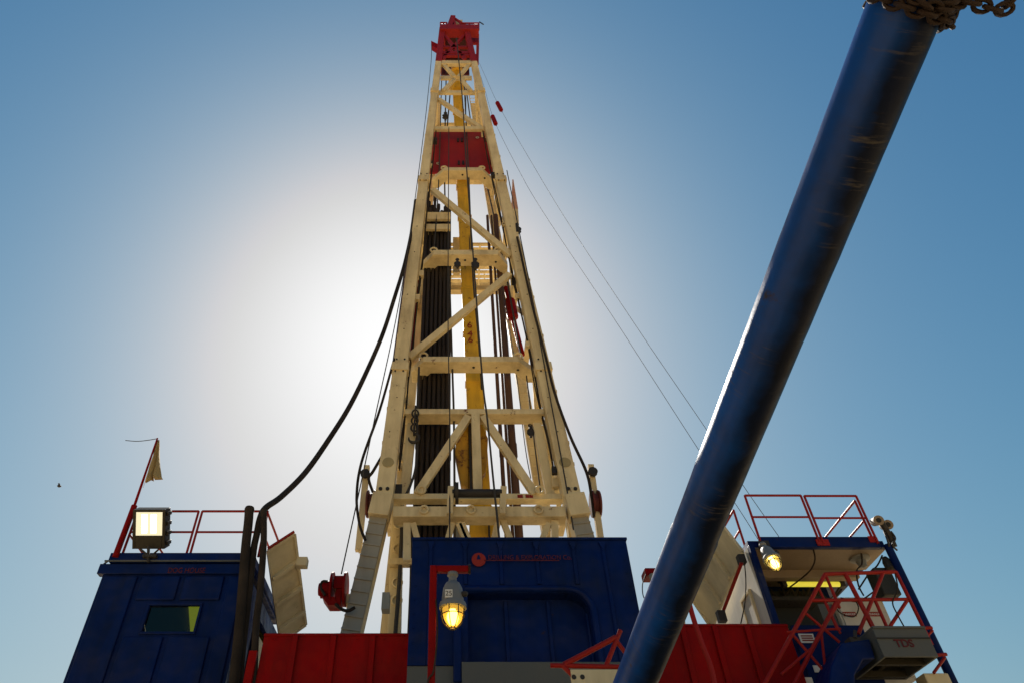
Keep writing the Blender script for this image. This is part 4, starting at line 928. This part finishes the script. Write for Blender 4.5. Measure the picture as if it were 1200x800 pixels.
m.build('cable_tray', M['dark'], cc)
m = MB(); q = P(1040, 680, YC + .2); m.box(q.x - .17, q.x + .17, YC + .2, YC + .55, Ly(696, YC + .2), Ly(664, YC + .2)); m.build('speaker_box', M['inside'], cc, bevel=.02)
m = MB(); q = P(1042, 655, YC + .05); m.lathe(q + V((0, .1, 0)), (0, -.2, -1), [(-.1, .05), (0, .09), (.18, .1), (.2, .03)], 12); m.build('junction_fitting', M['dark'], cc)
# tube lamp
tl = thing('tube_lamp', P(953, 683, YC + 1.35), 'glowing yellow fluorescent tube under the right cabin ceiling', 'lamp')
a, b = P(921, 684, YC + 1.35), P(983, 683, YC + 1.35)
m = MB(); m.tube([a, (b.x, a.y, a.z)], .055, 12); m.build('tube', M['tube'], tl)
m = MB(); m.box(a.x - .12, b.x + .12, a.y - .1, a.y + .1, a.z + .06, a.z + .16); m.box(a.x - .1, a.x, a.y - .07, a.y + .07, a.z - .07, a.z + .06); m.box(b.x, b.x + .1, a.y - .07, a.y + .07, a.z - .07, a.z + .06); m.build('housing', M['dark'], tl, bevel=.01)
# lamp at the cabin corner
q = P(893, 637, YC - .25)
cage_lamp(q, (.03, -.36, -.92), 1.2, 'grey caged lamp leaning from the corner of the right cabin roof', 'paleglass')
m = MB(); m.tube([q + V((.02, .05, .02)), q + V((.1, .28, .1))], .05, 8); m.box(q.x + .05, q.x + .25, YC - .06, YC - .004, q.z - .02, q.z + .18)
tag(m.build('lamp_bracket', M['dark'], loc=q), 'dark bracket joining the leaning caged lamp to the right cabin roof', 'bracket')
# cctv cameras
cv = thing('security_camera', P(1043, 630, YC - .05), 'pair of pale round security cameras on the blue pole at the right cabin', 'camera')
for (px, py, Y) in ((1028.5, 609.5, YC - .35), (1039.5, 614.5, YC - .05)):
    q = P(px, py, Y); m = MB(); m.lathe(q, (-.25, -.85, -.35), [(-.28, .04), (-.24, .085), (0, .09), (.05, .1), (.075, .1)], 18); m.mat(1); m.lathe(q + V((-.25, -.85, -.35)).normalized() * .076, (-.25, -.85, -.35), [(0, .05), (.005, .046)], 14); m.build('camera_head', [M['ceil'], M['black']], cv)
m = MB(); m.tube([P(1033, 612, YC - .15), P(1042, 626, YC - .05), P(1048, 640, YC)], .06, 8); m.tube(spline(pp([(1036, 622, YC - .1), (1040, 632, YC - .15), (1042, 640, YC - .1)])), .02, 6); m.tube(spline(pp([(1044, 622, YC - .1), (1049, 630, YC - .1), (1046, 638, YC - .1), (1051, 644, YC)])), .02, 6); m.build('bracket', M['dark'], cv)
# electric cabinet
eb = thing('electrical_cabinet', P(1010, 760, YC + .55), 'white electrical cabinet with two red danger plates in the right cabin porch', 'cabinet')
Ye = YC + .55; a, b = P(975.5, 699, Ye), P(1031, 696.5, Ye)
MB().box(a.x, b.x, Ye, Ye + .5, 6.0, a.z).build('cabinet_body', M['white'], eb, bevel=.015)
xm = (a.x + b.x) / 2 + .05
MB().box(a.x + .04, xm - .015, Ye - .03, Ye - .001, 6.05, a.z - .05).build('cabinet_door', M['white'], eb, bevel=.008)
MB().box(xm + .015, b.x - .04, Ye - .03, Ye - .001, 6.05, a.z - .05).build('cabinet_door', M['white'], eb, bevel=.008)
for px in (995.5, 1026):
    q = P(px, 719, Ye - .03); m = MB(); m.box(q.x - .13, q.x + .13, Ye - .037, Ye - .031, q.z - .045, q.z + .045); so = m.build('danger_plate', M['logo'], eb)
    text('plate_text', 'DANGER', .06, (q.x, Ye - .0385, q.z - .022), M['label'], so, align='CENTER', depth=.001)
MB().box(a.x - .3, a.x - .01, Ye + .1, Ye + .5, 6.0, a.z - .1).build('side_box', M['grey'], eb)
# red stair railing, frontal plane
YS = 12.25
sr = thing('stair_railing', P(1000, 800, YS), 'red tube railing of the stair and landing in front of the right cabin', 'railing')
def S(x, y): return P(x, y, YS)
def bars(name, lst, r=.032, mat='orange', parent=sr):
    m = MB()
    for a_, b_ in lst: m.tube([S(*a_), S(*b_)], r, 8)
    return m.build(name, M[mat], parent)
bars('handrail', [((967, 672), (1050, 669.5)), ((967, 672), (888, 815))], .036)
bars('mid_rail', [((951, 703), (1063, 701.5))], .032)
bars('mid_rail', [((980, 705), (916, 830))], .036)
bars('post', [((990, 671), (1028, 744))], .042); bars('post', [((1050, 669.5), (1092, 755))], .032); 
bars('post', [((967, 672), (984, 712))], .028); bars('post', [((943, 717), (984, 752))], .026); bars('post', [((960, 690), (982, 738))], .024)
bars('brace', [((1035, 670), (1006, 742))], .032); bars('brace', [((1026, 704), (1040, 736))], .03); bars('brace', [((1063, 703), (1040, 738))], .03)
bars('brace', [((928, 742), (966, 786))], .026); bars('brace', [((962, 738), (967, 780))], .024); bars('brace', [((922, 740), (985, 736))], .022); bars('brace', [((915, 790), (950, 760))], .024)
bars('brace', [((968, 706), (985, 742))], .022); bars('brace', [((985, 703), (962, 740))], .022)
bars('toe_rail', [((1083, 735), (1092, 735)), ((1098, 767), (1109, 766))], .03); bars('brace', [((1094, 788), (1107, 770))], .024); bars('brace', [((1086, 745), (1093, 738))], .02)
for pts, lab in (([(1049, 672), (1052, 690), (1046, 705), (1052, 720), (1062, 738)], 'thin black cable tied along the right post of the red stair railing'), ([(978, 700), (983, 716), (1000, 722), (1006, 712), (1001, 700)], 'thin black cable looped over the white electrical cabinet')):
    cable([P(x, y, 12.2 if x > 1040 else YC + .45) for x, y in pts], .012, 'cable', lab, 'cable', 'rubber')
# blue panel with notices behind the stair
bp = thing('notice_panel', (P(955, 800, 12.75).x, 12.75, 4.6), 'blue steel panel with white notices behind the red stair railing', 'panel')
a, b = P(928, 732, 12.75), P(1010, 732, 12.75)
MB().box(a.x, b.x, 12.75, 12.85, 4.6, a.z).build('panel', M['blue'], bp)
for x0_, y0_, x1_, y1_ in ((939, 742, 952.5, 752.5), (955, 779, 965, 787), (946, 793, 951, 804)):
    q0, q1 = P(x0_, y1_, 12.74), P(x1_, y0_, 12.74); m = MB(); m.box(q0.x, q1.x, 12.735, 12.748, q0.z, q1.z); nt = m.build('notice', M['label'], bp)
    if x0_ < 940:
        for k in range(3): m = MB(); zz = lerp(q0.z, q1.z, .25 + .25 * k); m.box(q0.x + .03, q1.x - .03, 12.731, 12.7345, zz - .012, zz + .012); m.build('print_line', M['logo'], nt)
# grey equipment housing with open bottom
YG = 11.55
gb = thing('equipment_housing', P(1060, 790, YG), 'grey open bottomed steel housing with red letters at the lower right', 'housing')
a, b = P(1021, 736, YG), P(1084, 735, YG); zt, zb = a.z, Ly(769, YG)
xa, xb = a.x + .02, b.x
MB().box(xa, xb, YG, YG + .04, zb, zt).build('front_panel', M['grey'], gb, bevel=.008)
MB().box(xa, xa + .04, YG + .04, YG + 1.1, zb, zt).build('side_panel', M['grey'], gb); MB().box(xb - .04, xb, YG + .04, YG + 1.1, zb, zt).build('side_panel', M['grey'], gb)
MB().box(xa, xb, YG - .02, YG + 1.1, zt, zt + .04).build('lid', M['grey'], gb, bevel=.008); MB().box(xa + .04, xb - .04, YG + 1.06, YG + 1.1, zb, zt).build('back_panel', M['inside'], gb)
MB().box(xa, xb, YG - .02, YG - .001, Ly(748, YG), Ly(746.5, YG)).build('seam', M['inside'], gb)
MB().box(xa + .04, xb - .04, YG + .04, YG + 1.06, zb + .30, zb + .34).build('inner_panel', M['inside'], gb)
for y_ in (.35, .95): MB().box(xa + .04, xb - .04, YG + y_, YG + y_ + .08, zb, zb + .1).build('cross_member', M['olive2'], gb)
MB().box(xa + .35, xa + .43, YG + .05, YG + 1.05, zb + .1, zb + .18).build('cross_member', M['olive2'], gb)
text('lettering', 'TDS', .17, (P(1050, 757, YG).x, YG - .008, Ly(757.5, YG)), M['faded'], gb, depth=.003, bold=.004)
# blue duct left of the housing
bd = thing('blue_duct', P(1000, 800, 11.9), 'blue sheet duct beside the grey housing at the lower right', 'duct')
m = MB(); m.prism([P(986, 753, 11.7), P(1019, 748, 11.7), P(1026, 771, 11.7), P(1012, 772, 11.7), P(1002, 790, 11.7), P(1002, 840, 11.7), P(966, 840, 11.7), P(974, 780, 11.7)], (0, .7, 0)); m.build('duct_shell', M['blue'], bd, bevel=.02)
m = MB(); q = P(1002, 747, 11.75); m.box(q.x - .09, q.x + .09, 11.75, 11.95, q.z - .07, q.z + .02); m.tube([q, q + V((.05, 0, .12))], .03, 6); m.build('valve', M['dark'], bd)
m = MB(); q = P(1097, 788, 12.3); m.box(q.x - .22, q.x + .2, 12.3, 12.6, q.z - .9, q.z + .0)
tag(m.build('beige_box', M['beige'], bevel=.012, loc=(q.x, 12.3, q.z - .9)), 'small beige box at the bottom beside the blue corner pole', 'box')

# ------------------------------------------------------------------ red bent rail by the pipe, pipe stop
cable(pp([(804, 692, 11.6), (812, 722, 11.6), (822, 752, 11.6), (834, 785, 11.6), (844, 840, 11.6)]), .045, 'bent_rail', 'bent orange red tube in front of the right red wall beside the blue pipe', 'rail', 'orange', n=8)
ps = thing('pipe_stop', P(700, 800, 9), 'red tube frame on a pale plate at the bottom beside the blue pipe', 'pipe rest')
def T(x, y): return P(x, y, 9.0)
for a_, b_, r_, nm in (((645, 779), (738, 781), .03, 'lower_tube'), ((661, 778), (722, 746), .034, 'upper_tube'), ((710, 780), (727, 738), .03, 'upright'), ((722, 750), (742, 776), .028, 'brace'), ((660, 780), (671, 791), .03, 'brace')):
    m = MB(); m.tube([T(*a_), T(*b_)], r_, 10); m.build(nm, M['orange'], ps)
m = MB(); a, b = T(668, 785), T(745, 784); m.box(a.x, b.x, 8.96, 9.02, 1.75, a.z); m.mat(1)
for px, py in ((672, 794), (682, 794)): q = T(px, py); m.lathe((q.x, 8.958, q.z), (0, -1, 0), [(0, .03), (.006, .03)], 12)
m.build('plate', [M['beige'], M['dark']], ps, bevel=.01)

# ------------------------------------------------------------------ big blue pipe and chain in the foreground
rp_ = .15
e0 = PD(1016, 120, 3.12); e1 = PD(744, 800, 5.45); d = (e1 - e0).normalized()
topp = e0 - d * 1.35; botp = e1 + d * ((1.95 - e1.z) / d.z)
tt = (PD(817, 630, 4.52) - topp).dot(d); Ltot = (botp - topp).length
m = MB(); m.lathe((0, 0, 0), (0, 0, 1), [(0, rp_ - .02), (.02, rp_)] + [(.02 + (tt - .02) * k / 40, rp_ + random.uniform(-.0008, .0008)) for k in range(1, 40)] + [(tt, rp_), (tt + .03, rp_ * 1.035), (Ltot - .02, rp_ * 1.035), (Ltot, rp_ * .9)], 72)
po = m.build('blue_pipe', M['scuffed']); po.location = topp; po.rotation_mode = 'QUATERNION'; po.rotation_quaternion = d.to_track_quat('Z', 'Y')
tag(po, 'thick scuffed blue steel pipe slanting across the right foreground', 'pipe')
ch = MB(); wrapc = min((e0 - d * (.2 + .01 * i) for i in range(120)), key=lambda p: abs(proj(p)[1] + 3))
u = d.cross(V((0, 0, 1))).normalized(); w = u.cross(d)
path = []
for k in range(30):
    t = -1.0 + k * .28; path.append(wrapc + d * (k - 15) * .0085 + (u * math.cos(t) + w * math.sin(t)) * (rp_ + .03))
ch_pts = spline(path, 4)
q = path[-1]
tail = [PD(1085, 6, 2.75), PD(1108, 3, 2.75), PD(1130, 2, 2.75), PD(1150, 7, 2.75), PD(1166, 11, 2.75), PD(1180, 9, 2.75), PD(1184, -8, 2.75), PD(1180, -60, 2.75), PD(1150, -240, 2.8)]
def chain_links(pts, step, R_, r):
    acc = 0; flip = 0; last = pts[0]
    for i in range(1, len(pts)):
        seg = (pts[i] - pts[i - 1]).length; acc += seg
        if acc >= step:
            acc = 0; dd = (pts[i] - last).normalized(); last = pts[i]
            n0 = dd.cross(V((.3, .2, 1))).normalized(); n0 = n0 if flip % 2 else dd.cross(n0)
            ch.ring(pts[i], n0, R_, r, 12, 6, sx=1.5, xdir=dd); flip += 1
chain_links(spline(path, 12), .046, .024, .0105)
chain_links(spline([p_ - d * (.045 + .02 * math.sin(k_)) + (p_ - wrapc).normalized() * .008 for k_, p_ in enumerate(path[3:])], 12), .044, .023, .010)
chain_links(spline(tail, 24), .044, .023, .010)
for k in range(14):      # grimy shackle and rag lumps where the chain bites
    t = 1.6 + random.uniform(-1.0, 1.3); c = wrapc + d * random.uniform(-.06, .05) + (u * math.cos(t) + w * math.sin(t)) * (rp_ + random.uniform(.0, .03))
    ch.lathe(c - d * .02, d + V((random.uniform(-.5, .5),) * 3), [(0, .01), (.012, random.uniform(.02, .035)), (.035, random.uniform(.02, .04)), (.055, .008)], 8)
tag(ch.build('chain', M['rust'], loc=wrapc), 'rusty chain sling wrapped round the top of the blue pipe', 'chain')

# ------------------------------------------------------------------ bird
bd_ = MB(); q = P(69, 569, 30)
bd_.lathe(q + V((-.10, 0, .03)), (1, .1, -.2), [(0, .01), (.05, .06), (.12, .075), (.18, .04), (.24, .005)], 8)
for sy in (1, -1): bd_.add([q + V((-.05, 0, .04)), q + V((.06, 0, .04)), q + V((.05, .13 * sy, .09)), q + V((-.03, .12 * sy, .09)), q + V((-.05, 0, .05)), q + V((.06, 0, .05)), q + V((.05, .13 * sy, .095)), q + V((-.03, .12 * sy, .095))], [(0, 1, 2, 3), (7, 6, 5, 4), (0, 1, 5, 4), (1, 2, 6, 5), (2, 3, 7, 6), (3, 0, 4, 7)])
tag(bd_.build('bird', M['dark'], loc=q), 'tiny dark bird alone in the sky at the far left', 'bird')
